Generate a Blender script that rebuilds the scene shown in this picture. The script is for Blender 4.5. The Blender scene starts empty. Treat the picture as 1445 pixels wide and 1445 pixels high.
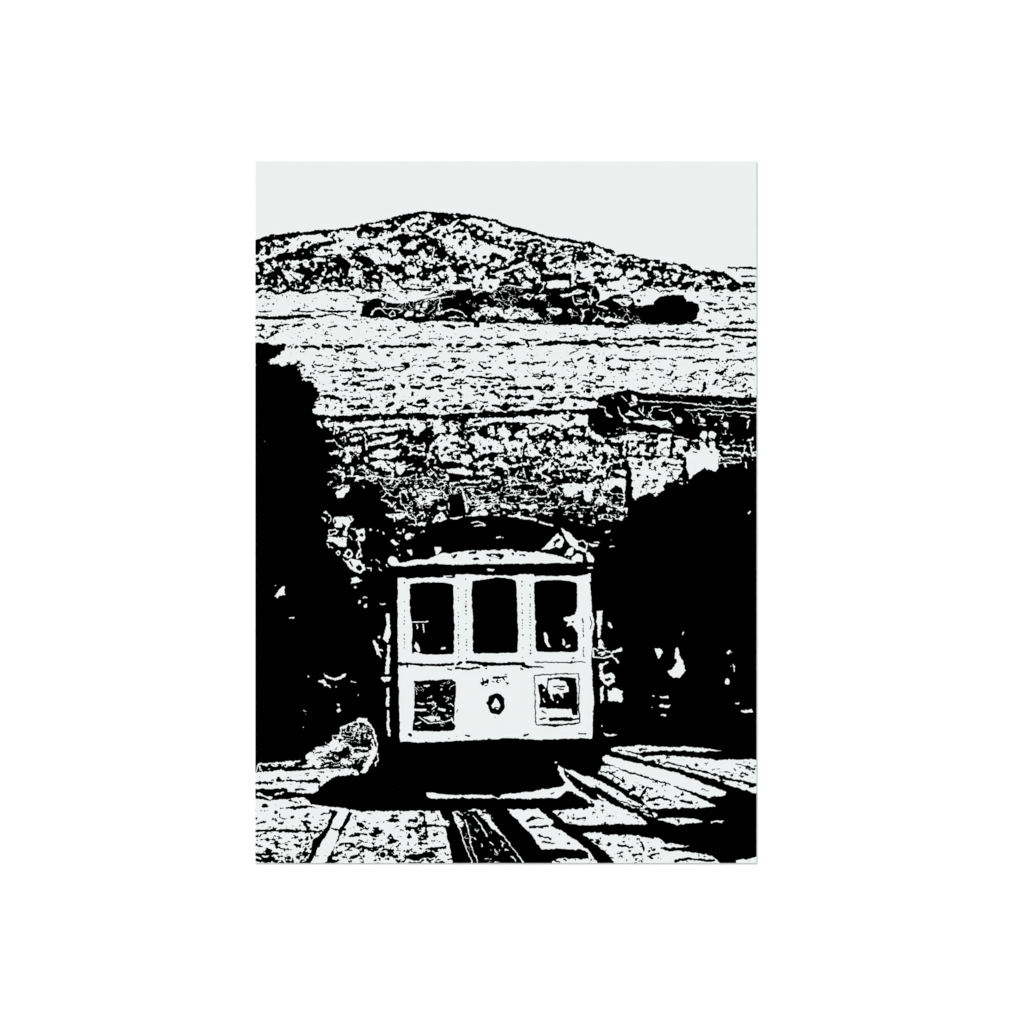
import bpy, bmesh, math
import numpy as np
from mathutils import Vector

# ------------------------------------------------------------------ camera, sky, sun, exposure
scene = bpy.context.scene
C = scene.collection
PX = 0.7 / 989.4                     # one sheet unit in metres: the print is 50 x 70 cm
MID = 1.5                            # height of the camera and of the middle of the picture
cam_d = bpy.data.cameras.new("camera")
cam = bpy.data.objects.new("camera", cam_d)
C.objects.link(cam)
DIST = 2.6
cam.location = (0.0, -DIST, MID)
cam.rotation_euler = (math.radians(90), 0, 0)
cam_d.sensor_width = 36
cam_d.lens = 36 * DIST / (1445 * PX)
cam_d.clip_end = 200
scene.camera = cam

ELEV, AZ = math.radians(34), math.radians(205)
world = bpy.data.worlds.new("World")
scene.world = world
world.use_nodes = True
wn = world.node_tree.nodes
sky = wn.new('ShaderNodeTexSky')
sky.sky_type = 'NISHITA'
sky.sun_disc = False
sky.sun_elevation = ELEV
sky.sun_rotation = AZ
world.node_tree.links.new(sky.outputs[0], wn['Background'].inputs[0])
wn['Background'].inputs[1].default_value = 0.10

sun_d = bpy.data.lights.new("sun", 'SUN')
sun_d.energy = 1.3
sun_d.angle = math.radians(24)       # bright haze: soft shadows
sun_d.color = (1.0, 0.96, 0.90)
sun = bpy.data.objects.new("sun", sun_d)
C.objects.link(sun)
to_sun = Vector((math.sin(AZ) * math.cos(ELEV), math.cos(AZ) * math.cos(ELEV), math.sin(ELEV)))
sun.rotation_euler = to_sun.to_track_quat('Z', 'Y').to_euler()

scene.view_settings.view_transform = 'Standard'
scene.view_settings.look = 'None'
scene.view_settings.exposure = 0.66
scene.view_settings.gamma = 1.0

# ------------------------------------------------------------------ materials
def material(name, col_a, col_b, scale, rough, spec, bump=0.0, bump_scale=400):
    m = bpy.data.materials.new(name)
    m.use_nodes = True
    nt = m.node_tree
    b = nt.nodes['Principled BSDF']
    tc = nt.nodes.new('ShaderNodeTexCoord')
    no = nt.nodes.new('ShaderNodeTexNoise')
    no.inputs['Scale'].default_value = scale
    no.inputs['Detail'].default_value = 4
    ra = nt.nodes.new('ShaderNodeValToRGB')
    ra.color_ramp.elements[0].color = (*col_a, 1)
    ra.color_ramp.elements[1].color = (*col_b, 1)
    ra.color_ramp.elements[0].position = .3
    ra.color_ramp.elements[1].position = .7
    nt.links.new(tc.outputs['Object'], no.inputs['Vector'])
    nt.links.new(no.outputs['Fac'], ra.inputs['Fac'])
    nt.links.new(ra.outputs['Color'], b.inputs['Base Color'])
    b.inputs['Roughness'].default_value = rough
    b.inputs['Specular IOR Level'].default_value = spec
    if bump:
        n2 = nt.nodes.new('ShaderNodeTexNoise')
        n2.inputs['Scale'].default_value = bump_scale
        n2.inputs['Detail'].default_value = 3
        bp = nt.nodes.new('ShaderNodeBump')
        bp.inputs['Strength'].default_value = bump
        bp.inputs['Distance'].default_value = 0.0005
        nt.links.new(tc.outputs['Object'], n2.inputs['Vector'])
        nt.links.new(n2.outputs['Fac'], bp.inputs['Height'])
        nt.links.new(bp.outputs['Normal'], b.inputs['Normal'])
    return m
M_PAPER = material('matte_print_paper', (.705, .715, .700), (.725, .735, .720), 900, .95, 0.0)
M_EDGE = material('paper_edge', (.74, .74, .73), (.78, .78, .77), 600, .95, 0.0)
M_INK = material('matte_black_ink', (.00015, .00015, .00015), (.0003, .0003, .0003), 500, .95, 0.0)
M_WALL = material('white_wall_paint', (.86, .86, .855), (.89, .89, .885), 14, .9, 0.05, .08, 260)
M_GROUND = material('pale_concrete', (.40, .39, .37), (.50, .49, .47), 6, .9, .2, .3, 60)

def link(name, mesh, mats, parent=None, loc=None):
    for m in mats:
        mesh.materials.append(m)
    o = bpy.data.objects.new(name, mesh)
    C.objects.link(o)
    if parent:
        o.parent = parent
    if loc:
        o.location = loc
    return o
def slab(x0, x1, y0, y1, z0, z1, bevel=0.0):
    bm = bmesh.new()
    bmesh.ops.create_cube(bm, size=1)
    for v in bm.verts:
        v.co = ((x0 + x1) / 2 + v.co.x * (x1 - x0), (y0 + y1) / 2 + v.co.y * (y1 - y0), (z0 + z1) / 2 + v.co.z * (z1 - z0))
    if bevel:
        bmesh.ops.bevel(bm, geom=bm.edges[:], offset=bevel, segments=2, affect='EDGES', profile=.5)
    me = bpy.data.meshes.new('slab')
    bm.to_mesh(me)
    bm.free()
    return me

# ------------------------------------------------------------------ the place: a white wall, with pale ground added below the view
gr = link('unseen_ground', slab(-30, 30, -30, 30, -.3, 0), [M_GROUND])  # unseen ground, added under the wall to bounce light onto it
gr['kind'] = 'structure'
wall = link('wall', slab(-5, 5, 0, .25, .002, 3.4, .01), [M_WALL])
wall['label'] = 'plain bright white wall filling the background behind the print'
wall['category'] = 'wall'

# ------------------------------------------------------------------ the printed picture
# Every line is one printed shape on the sheet: K / W = filled black / white shape, k<n> / w<n> = black / white
# line of width n, N = area of loose grain.  Coordinates are sheet units of the tile named by its corner.
TRACES = []
def tile(ox, oy, s, text):
    TRACES.append((ox, oy, s, text))

HILL = 5.78
tile(350, 215, HILL, '''
K 62 730 90 705 150 680 210 668 350 655 500 643 600 635 700 630 800 615 880 605 960 580 1060 562 1150 540 1230 523 1310 500 1400 487 1445 487 1445 505 1390 512 1375 535 1340 540 1290 575 1250 610 1190 640 1160 630 1120 640 1010 650 1000 660 960 660 950 625 920 605 880 625 900 660 930 710 900 700 860 660 830 640 770 640 740 650 650 655 665 690 620 690 590 660 560 675 480 672 390 685 340 705 310 690 285 715 200 720 150 740 120 735 95 730 62 755
w30 1030 595 1100 585
w20 1110 610 1160 600
w20 1200 565 1225 590
w30 1270 595 1380 545
W 62 760 62 920 150 880 260 830 290 825 400 805 460 790 540 745 690 720 700 660 640 700 590 665 400 690 300 720 200 730 110 745
W 700 660 880 640 900 720 1040 700 1130 650 1180 650 1300 620 1445 600 1445 660 1240 665 1140 700 1130 760 1040 740 900 760 830 860 740 830 600 850 540 830 560 790 700 740
k60 62 785 95 775
k40 165 790 158 830
k45 72 815
k45 320 745
k22 200 740 215 770 290 775
k34 440 750 490 740
k36 440 805 500 790 530 770
k36 560 790 600 755 690 735
k40 820 772 835 785
k16 1000 715
k14 620 800 690 800
k14 740 700 760 730
k12 620 845 700 835 760 850
K 210 870 260 830 290 830 400 810 440 840 435 870 370 885 310 880 290 900 220 890 150 900 80 915 150 880
k45 500 840
K 290 900 330 920 380 960 450 940 520 960 570 950 575 1000 520 1010 440 1000 370 980 300 940
W 340 895 400 880 480 880 560 860 640 880 600 900 560 900 560 940 450 930 380 940
k18 400 920 440 930
k45 520 915
k50 590 920 600 960
k60 670 960
K 640 1040 690 1010 740 1020 775 1030 770 1090 720 1095 680 1060
w26 700 990 740 1000
K 740 840 820 880 830 920 800 980 760 930 700 900 640 910 640 890 700 870
K 830 860 880 800 920 765 1040 775 1050 740 1090 760 1140 780 1120 800 1060 780 960 790 900 810 930 830 960 860 1010 880 1040 910 1110 920 1130 930 1060 935 990 940 960 910 850 870 830 900
W 900 815 960 800 1060 790 1130 790 1250 830 1280 880 1130 910 1040 900 1010 870 940 840
k14 930 840
k12 1060 850 1090 880
k16 1180 840 1160 800
K 1140 700 1180 690 1250 670 1300 680 1445 690 1445 700 1350 700 1310 740 1280 770 1260 760 1260 720 1200 710 1170 740 1150 735
W 1170 745 1210 725 1250 740 1240 790 1170 790
k40 1240 790 1300 820 1360 815 1400 790
w40 1310 770 1400 730
k35 1410 760 1445 780
K 870 930 920 945 990 980 1080 975 1110 1020 1090 1080 1070 1110 1030 1060 960 1020 940 1010 930 970
w26 1040 1010 1060 1020
W 830 930 880 960 940 990 930 1030 870 1020 820 1000
k26 835 1025
k50 900 1070
w8 930 1040 985 1118 1070 1110 1000 1040 930 1040
W 1100 960 1140 930 1160 990 1230 1070 1240 1110 1100 1110 1090 1080 1115 1030
k22 1140 990 1180 1040 1230 1080
k50 1160 950 1200 970
w40 1300 980 1400 960
k30 1260 950 1290 1020 1340 1050
w30 1310 1070 1400 1010
k40 60 1000 110 970
K 180 990 230 950 270 970 290 1000 240 990 250 1040 200 1020
k28 290 1010 320 1060 330 1110
W 270 960 330 970 440 1030 430 1060 380 1070 320 1040
k10 340 1000 380 1030 420 1050
K 410 1090 470 1020 520 1030 580 1100 580 1120 530 1060 490 1050 470 1100
k25 330 1110 400 1135 500 1110
w40 490 1070
w50 540 1105
w36 230 1110 265 1115
w30 630 1085 720 1075
w26 690 1110 820 1110
k22 62 1140 120 1110 190 1120 230 1155 280 1150 330 1120
k18 400 1140 520 1150 620 1120 720 1128 820 1132
k35 830 1080 850 1110
k18 980 1130 1080 1135
k16 1260 1110 1340 1120 1445 1130
k8 140 1185 185 1195
k10 700 1205 730 1210
k10 830 1165 910 1180
k10 1140 1165 1175 1180
k8 1200 1190
k14 1290 1183
k8 340 1172
k8 530 1190 570 1190
k12 90 1300 190 1295
k12 360 1285 460 1300 540 1300
k14 560 1280 640 1300 720 1300 880 1300
k30 62 1350 250 1350 350 1345 500 1335
k18 500 1335 550 1360
k10 560 1340 700 1320 800 1340
k18 860 1260
k14 920 1330
k18 62 1415 130 1415 110 1445
k16 200 1425 310 1405
k18 370 1420 440 1410
k14 535 1415 565 1396 590 1420 560 1440 535 1415
k12 660 1430 720 1420
k14 790 1420 820 1440
k14 850 1425 890 1420
k16 1090 1425
k14 1210 1430 1280 1425
K 940 1220 980 1205 1060 1195 1100 1225 1170 1240 1190 1265 1200 1240 1300 1240 1400 1220 1445 1180 1445 1240 1400 1280 1330 1290 1270 1310 1260 1350 1330 1350 1445 1340 1445 1370 1380 1390 1250 1360 1180 1370 1100 1350 1000 1350 920 1345 940 1290
w8 1000 1330 1030 1280 1080 1270 1130 1320
w8 1100 1270 1190 1270 1260 1290 1230 1310
w8 1150 1320 1180 1290 1200 1330 1170 1340 1150 1320
w22 1100 1245
W 1270 1320 1300 1290 1350 1300 1345 1330 1290 1345
w22 1380 1330 1430 1330
''')
tile(590, 215, HILL, '''
W 0 510 100 510 60 620 20 640 0 640
W 350 550 500 550 600 570 700 620 690 640 560 650 500 610 380 600
W 650 670 780 650 840 690 1000 690 1060 720 1150 720 1340 750 1330 770 1150 760 1040 740 980 750 830 740 800 770 700 700
W 230 670 400 660 560 760 640 770 780 820 880 870 860 890 760 910 700 860 620 810 580 830 580 900 480 890 330 840 300 790 200 740
W 0 660 60 665 150 620 230 600 340 590 380 640 240 640 180 690 110 710 60 690 0 680
k25 0 495 60 493 130 500 190 508 240 510 330 518 450 522 520 540 600 555 640 560 700 598 780 623 870 642 960 664 1030 692 1110 704 1150 716 1240 714 1340 744 1400 742 1445 758
K 130 490 240 510 330 515 450 515 490 530 560 545 570 570 510 550 440 545 370 550 340 555 320 545 300 565 240 545 210 545 180 580 130 590 150 540 110 520
k36 40 590
k15 110 530 90 600
k28 0 640 40 660 90 640
k34 200 590 230 585
k26 0 690 80 690
k22 130 665 180 640
K 100 690 150 720 170 760 210 790 180 800 80 760 60 750
k36 240 635
k30 310 640 370 650
k22 290 610 340 570
k18 360 585 400 600 500 610 540 640 600 660
k50 380 705
k32 300 700
k36 590 600
k40 420 650 480 690 540 720 570 735
K 560 740 620 680 650 670 640 720 680 720 740 700 760 720 750 750 800 770 780 800 720 790 680 770 620 755
w20 690 740 720 745
w25 750 765
k30 790 740 880 740 940 720 990 720
k14 700 620 780 650 840 650
k20 850 705
k46 960 780
k40 1070 760
k32 1010 800 1040 810
K 1160 760 1270 750 1300 790 1270 800 1230 790 1180 810 1140 800
w30 1210 800 1250 785
k14 1060 830 1150 820 1250 800
k25 1340 750 1350 790
K 580 830 640 820 680 850 720 860 690 890 680 930 640 920 600 880
W 620 880 640 865 680 885 670 920 620 915
K 700 930 740 900 820 850 880 880 850 900 780 920 740 950 600 990 560 1010 570 960 640 950
w30 620 800 680 820 770 830
k40 800 835
k50 920 850
k35 870 810
k40 20 780
K 80 830 120 800 160 800 180 830 210 860 160 880 190 930 130 930 150 900 120 870
w10 130 790 120 860 150 880
w8 60 930 130 880 190 900 190 920 110 950 60 930
K 20 960 200 920 330 930 340 900 480 910 560 910 600 960 490 930 450 930 420 950 390 940 350 970 330 1000 250 950 200 960 130 1000 60 970
k30 220 830 210 780
k26 410 830
k30 470 840
k20 540 860
w60 45 840
w50 10 900
w45 190 990
w60 260 970
w60 130 1030
w60 70 1070
w50 300 1040
w45 410 1010
w40 540 950
w40 490 990 480 1080
w40 440 930
k30 0 1010 40 1030
k22 20 1122 100 1122
w10 0 1105 180 1110 170 1095
k30 230 1030
k30 350 1030 440 1050
k30 560 1000 640 1030
w40 240 1090 330 1100 400 1080
W 0 1140 120 1145 220 1130 210 1160 130 1180 60 1190 0 1200
k14 60 1165 160 1140
P 530 1040 660 1030 665 1090 600 1150 550 1130 530 1130
K 220 1140 330 1150 400 1120 450 1160 530 1140 600 1150 640 1110 740 1090 840 1110 980 1100 1030 1090 1060 1110 1220 1110 1270 1090 1300 1000 1445 1080 1445 1400 1340 1400 1100 1400 1000 1380 900 1380 700 1370 500 1380 470 1410 440 1380 200 1370 130 1370 30 1380 10 1400 0 1350 60 1330 130 1320 150 1280 180 1290 190 1190 100 1200
k20 590 1090 600 1110
w8 350 1060 420 1070 450 1140
w24 460 1160
w10 470 1150 520 1135
P 1060 1060 1100 1050 1230 1045 1230 1100 1050 1110
Q 1000 990 1060 1000 1250 990 1250 1040 1100 1045 1050 1060 1000 1050 960 1060
K 660 1050 740 1060 850 1060 840 1090 760 1085 670 1095
w56 880 1080
w10 840 1100 920 1105
w8 660 1095 760 1085 830 1105
w18 1260 920 1260 1000 1260 1090
w24 1275 1085
w35 1100 970 1220 960
w36 1180 950
W 870 990 890 940 930 920 960 1000 1000 1010 1000 1060 950 1080 970 1000 880 1000
k20 910 960
w8 1000 1140 1020 1090
w30 640 1000 720 970 820 930 900 910
k12 700 990 800 960
w8 680 1030 750 1020 780 1050 740 1050
w10 810 980 830 1050
k26 870 1040 950 1040
k36 1010 940
K 960 900 1040 900 1060 960 980 960
w8 1030 890 1080 880 1070 960
w10 1040 870 1150 840 1250 860 1200 880 1130 930
k30 1120 880 1180 870
k30 1310 860 1400 870
W 1290 890 1380 880 1445 900 1445 1000 1380 1020 1330 990 1290 950
k16 1360 940 1390 930
w8 1390 850 1445 840 1445 880 1390 850
w20 1310 1050 1380 1050
w8 1400 1080 1445 1090
w10 860 1180 890 1160 935 1165 910 1200 860 1180
w18 960 1185 1000 1170 1035 1175 1000 1200
w12 1160 1165 1230 1160 1300 1125 1350 1140 1290 1150 1180 1180 1160 1165
w8 1260 1180 1280 1240 1330 1240
w8 1300 1210 1380 1200 1390 1250
w8 1400 1130 1445 1180 1400 1200
w8 1445 1220 1400 1240
W 1040 1280 1100 1270 1180 1280 1170 1310 1120 1330 1060 1300
k10 1090 1290 1130 1300
w36 1240 1295
k8 1240 1295
w14 1350 1290 1340 1390
w26 1345 1300
w8 1445 1280 1380 1280
w34 60 1240 40 1290
w40 0 1270
w30 160 1310 200 1310
w8 60 1200 180 1190 280 1180
w8 200 1310 280 1280 350 1300 390 1340
w8 250 1350 340 1340 380 1360
W 430 1340 480 1290 560 1260 640 1270 700 1280 790 1260 860 1280 910 1270 960 1310 1010 1370 900 1370 870 1340 800 1360 720 1365 650 1320 610 1340 560 1340 520 1320 490 1370
k8 620 1300 700 1360
k14 600 1330 640 1370
k10 870 1320 900 1350
k14 780 1310 760 1340
k16 550 1320 560 1360
w8 490 1260 560 1250
w8 180 1200 170 1280
w6 540 1210 560 1215
w6 620 1200 680 1210
w6 750 1215 760 1230
k14 120 1415
k10 200 1410 300 1440
k10 340 1425 420 1415
k50 480 1410
k10 700 1430 750 1445
''')
tile(830, 215, HILL, '''
W 10 780 120 800 210 860 220 920 120 890 60 880 0 900
k20 0 745 40 745 120 790 200 810
K 220 920 250 830 360 835 450 875 520 885 510 910 350 910 230 915
w10 300 880 320 860 350 860 360 890 430 880
w10 230 900 260 860 290 890
k14 450 885 580 885
k14 610 900 645 910
k14 670 915 740 910 800 925 840 955
k28 750 925 820 945
k20 860 975 940 990 1000 985
W 640 920 740 930 760 950 640 950
K 1000 970 1020 960 1050 980 1100 970 1150 1010 1220 1060 1250 1090 1230 1100 1150 1040 1130 1060 1100 1000 1070 1000 1060 1040 1030 1050 980 1060 1030 1020 960 1000
K 200 930 300 920 420 930 610 930 640 960 700 950 740 990 690 980 620 960 600 1000 540 960 520 1010 440 960 350 940 300 1000 230 940
w16 470 955 510 955
K 10 920 60 890 120 900 180 900 210 950 150 930 110 940 100 1000 50 1010 30 980
W 0 930 60 930 100 920 100 980 40 980 0 1010
W 120 960 170 920 220 960 220 1010 170 1040 130 1010
w50 250 975
w50 330 980 400 970
w46 460 1000
w50 560 1000
w45 640 1000
w45 700 1020
k16 590 980
K 440 1040 530 1030 530 1080 450 1085
K 540 1080 560 1050 620 1060 700 1060 730 1095 640 1105 550 1100
w16 640 1060 680 1080
K 750 1100 790 1060 870 1055 860 1090 800 1110 760 1125 740 1120
k44 910 1090 890 1120
K 980 1060 1100 1080 1110 1120 1000 1125
w8 1020 1070 1090 1080 1020 1085
k60 1160 1100 1200 1100
k10 500 1100 580 1135 690 1130
w10 560 1115 640 1118 700 1108
K 750 960 830 970 890 1020 800 1010 750 990
w14 770 965 850 990
W 750 1020 850 1025 910 1030 900 1050 780 1050
w30 950 1030
k14 110 1135 240 1120
k30 100 1045 200 1040
W 110 1120 170 1060 300 1040 420 1050 430 1070 300 1070 240 1120
K 300 1070 400 1080 440 1110 350 1160 340 1130 400 1110 350 1090
W 350 1105 410 1095 400 1120 350 1130
w30 270 1100
w30 1070 1020
k14 20 830 110 830
k12 10 850 60 870
k34 150 870
k18 1145 945 1200 945 1300 945 1370 950
k14 1210 945 1210 970
k10 1250 1015 1370 1010
k8 955 945 985 945
K 1260 1060 1360 1060 1360 1110 1300 1100 1250 1110
w12 1320 1085
k14 1290 1135 1370 1140
K 0 1060 80 1090 80 1240 150 1270 330 1260 430 1255 530 1240 570 1190 660 1170 780 1170 800 1220 850 1215 900 1250 905 1290 880 1350 830 1380 830 1400 720 1410 560 1400 340 1400 300 1430 250 1440 150 1425 100 1400 0 1400
W 90 1130 170 1140 300 1140 380 1170 440 1180 540 1190 530 1235 430 1250 380 1250 360 1180 300 1150 200 1150 160 1190 100 1220
K 175 1185 210 1160 300 1155 370 1210 350 1250 340 1215 290 1195 200 1195
K 110 1230 150 1200 240 1220 200 1240
W 190 1200 300 1195 360 1220 330 1255 280 1250
k14 270 1220 300 1240
w8 10 1080 60 1080 90 1130 120 1180 70 1250
w8 20 1120 20 1200 70 1210
w8 80 1250 160 1270 130 1280
w8 20 1390 80 1330 110 1360
w8 0 1150 40 1190 20 1240
w20 45 1045
W 110 1360 170 1340 230 1360 330 1380 260 1400 190 1375 150 1390
k10 130 1370
k10 830 1380 900 1395 960 1415
k28 410 1210
k12 960 1230 1050 1240
k12 1140 1240 1180 1240
k10 1250 1230 1280 1250
k10 1310 1238 1360 1240
k20 950 1290 980 1310
k14 1030 1295 1100 1280
k30 1085 1280
k14 1130 1280 1210 1270
k14 1180 1290 1240 1285
k12 1270 1270 1320 1280
k20 1135 1345
k12 1210 1345 1250 1335
k18 1160 1390 1260 1390
k20 1290 1390 1340 1385
k14 1050 1390
k14 1000 1370
k8 1150 1190 1180 1185
''')
tile(350, 455, HILL, '''
K 62 180 90 170 120 200 190 175 310 180 320 210 260 240 250 270 210 285 200 320 165 310 160 340 190 350 210 340 240 350 320 345 400 370 410 400 440 430 450 470 520 490 540 510 560 545 580 580 570 620 530 650 520 690 510 730 530 745 550 760 600 770 600 790 560 810 550 840 600 860 680 870 690 890 700 930 640 960 660 990 720 1010 760 1000 790 1040 800 1080 770 1100 780 1140 820 1160 820 1445 62 1445
w36 185 322
w30 240 310
k14 100 90 130 130
k14 210 80
K 170 130 190 70 240 70 245 90 200 110
w12 215 80
k10 130 145 170 120
k8 420 85
k12 450 165 490 160
k8 780 150 810 152
k8 960 160 1000 140
k8 1020 160 1060 160
k18 1080 110
k10 1140 130 1165 135
k10 1290 120 1390 100
k14 1390 120
k22 340 200 430 195 540 200 580 215
k35 620 195 680 200
k20 720 190 760 205
k28 790 200 940 190
k30 990 205
k22 1070 195 1180 200 1290 190
k20 1310 190 1370 200
k35 1390 185 1445 180
k18 395 245
k18 410 300 400 340
k8 450 240
k8 350 260
k14 560 270 600 272
k18 690 270
k14 700 300 740 310
k8 860 262 900 265
k6 865 310 875 295 885 312
k8 920 330 980 345
k8 1130 262 1165 265
k22 1250 270
k8 1340 320 1375 300
k14 1410 270
k16 430 360 500 350 600 345
k20 540 345
k18 750 390 840 395
k28 860 380 920 390
k28 960 390 1040 390
k18 1090 375
k12 1170 370 1250 365 1310 360
k12 1180 385 1240 400 1290 375
k22 1300 360
k14 1410 360
k14 460 400
k12 540 395 580 405 640 400
k12 660 410 700 400
k14 920 440
k14 930 475 1010 475 1080 465
k8 690 475 740 475
k10 800 490 850 455
k14 1320 470 1350 465
k16 1390 450 1430 455
k20 770 505 810 500
k26 850 500 900 500
k12 920 510 950 525
k20 960 550 1080 545
k44 1130 530 1180 530
w10 1130 525
w10 1165 540
k35 1260 520
k36 1340 530 1400 530
k14 1190 470
k18 580 490
k14 620 515
k22 720 550
k18 800 550
k26 870 555
k8 600 550 650 560
k26 620 605 700 610 760 635
k24 800 630
k14 850 630 920 630
k24 1110 600
k28 1195 590
k24 1340 590
k8 1000 600 1010 650
k20 580 655
k40 640 690
k18 710 700
k24 820 690 860 685
k34 900 685 980 690
k22 1030 690 1060 690
k16 1010 710
k26 1130 685 1180 665
K 1210 710 1270 690 1290 690 1260 730 1210 750
k24 770 725
k30 1390 650 1445 635
k12 1340 680 1400 690 1440 680
k12 1300 670 1340 660
k35 540 775 700 780 850 775 1000 770 1200 765 1445 755
W 600 815 700 820 860 815 1000 800 1200 795 1310 795 1310 825 1200 835 1000 850 880 860 820 875 760 845 700 850 640 850
W 830 890 1000 870 1150 860 1310 845 1300 870 1150 895 1000 910 860 910
K 820 920 1445 860 1445 1445 820 1445
k16 830 885 880 862 1000 857 1130 842 1310 832
W 980 975 1060 960 1130 940 1220 920 1220 940 1170 980 1060 1000 990 1005
w30 1000 930 1040 920
w16 955 905 960 970 970 1030
w26 870 955 920 940
W 1310 800 1445 795 1445 850 1370 890 1330 880
k10 1350 830 1370 870
k12 1410 825 1445 825
w35 580 830
w35 640 830
w40 1370 910
k30 1420 920 1400 960
w25 1290 930 1270 980 1310 1000
k8 1300 950
w10 1170 1020 1250 970
w12 1320 1030 1380 1000
w20 1420 1010
W 990 1070 1080 1030 1150 1050 1250 1030 1230 1090 1150 1110 1000 1100
k18 1010 1075
k10 1110 1080 1150 1090
w20 1310 1080 1350 1060 1430 1080
w30 960 1110 970 1140
W 1000 1150 1060 1120 1150 1130 1190 1140 1180 1210 1120 1215 1040 1180
k22 1150 1160
W 1210 1150 1290 1140 1300 1190 1240 1240 1215 1220
k8 1240 1165 1280 1160
w8 1300 1180 1350 1150
w8 1300 1200 1360 1190
w20 700 960
w10 640 970 700 960 740 1000 790 1030
w12 700 910 710 860 740 870 730 890
w8 760 890 800 880 850 900
w12 760 950 790 930 800 970
W 650 1065 740 1040 740 1070 680 1080
W 790 1020 850 1010 930 1010 910 1090 850 1090 820 1110 800 1140 775 1120 800 1080
k10 820 1050
k10 870 1060
k12 790 1110
w18 835 1130
w25 900 1175 950 1180
w8 650 1220 690 1225
w8 715 1215 780 1215 790 1250 740 1240 715 1215
w20 850 1190 850 1250
w8 810 1255 940 1265
w10 960 1260 1000 1250 1050 1260 1050 1285 1000 1290 965 1270
w8 1010 1250 1010 1290
w5 990 1210 1060 1230
w8 1050 1260 1090 1260 1200 1275 1300 1260 1290 1290 1220 1290 1210 1270
w8 1060 1290 1090 1320 1110 1360 1180 1370 1210 1320 1230 1300
w8 1310 1260 1370 1240 1380 1280 1330 1300 1310 1260
w8 1300 1290 1330 1370 1350 1400
w8 1090 1430 1130 1400 1120 1370
w8 1140 1400 1180 1420 1240 1420
w8 1240 1380 1290 1370 1290 1420
w14 1350 1430 1370 1390 1445 1360
w12 1370 1350 1400 1320 1445 1310
w10 1380 1280 1445 1270
W 710 1400 730 1370 770 1320 800 1330 840 1350 800 1400 760 1430 720 1425
k18 740 1360 785 1340
w8 695 1350 740 1350
''')
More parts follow.
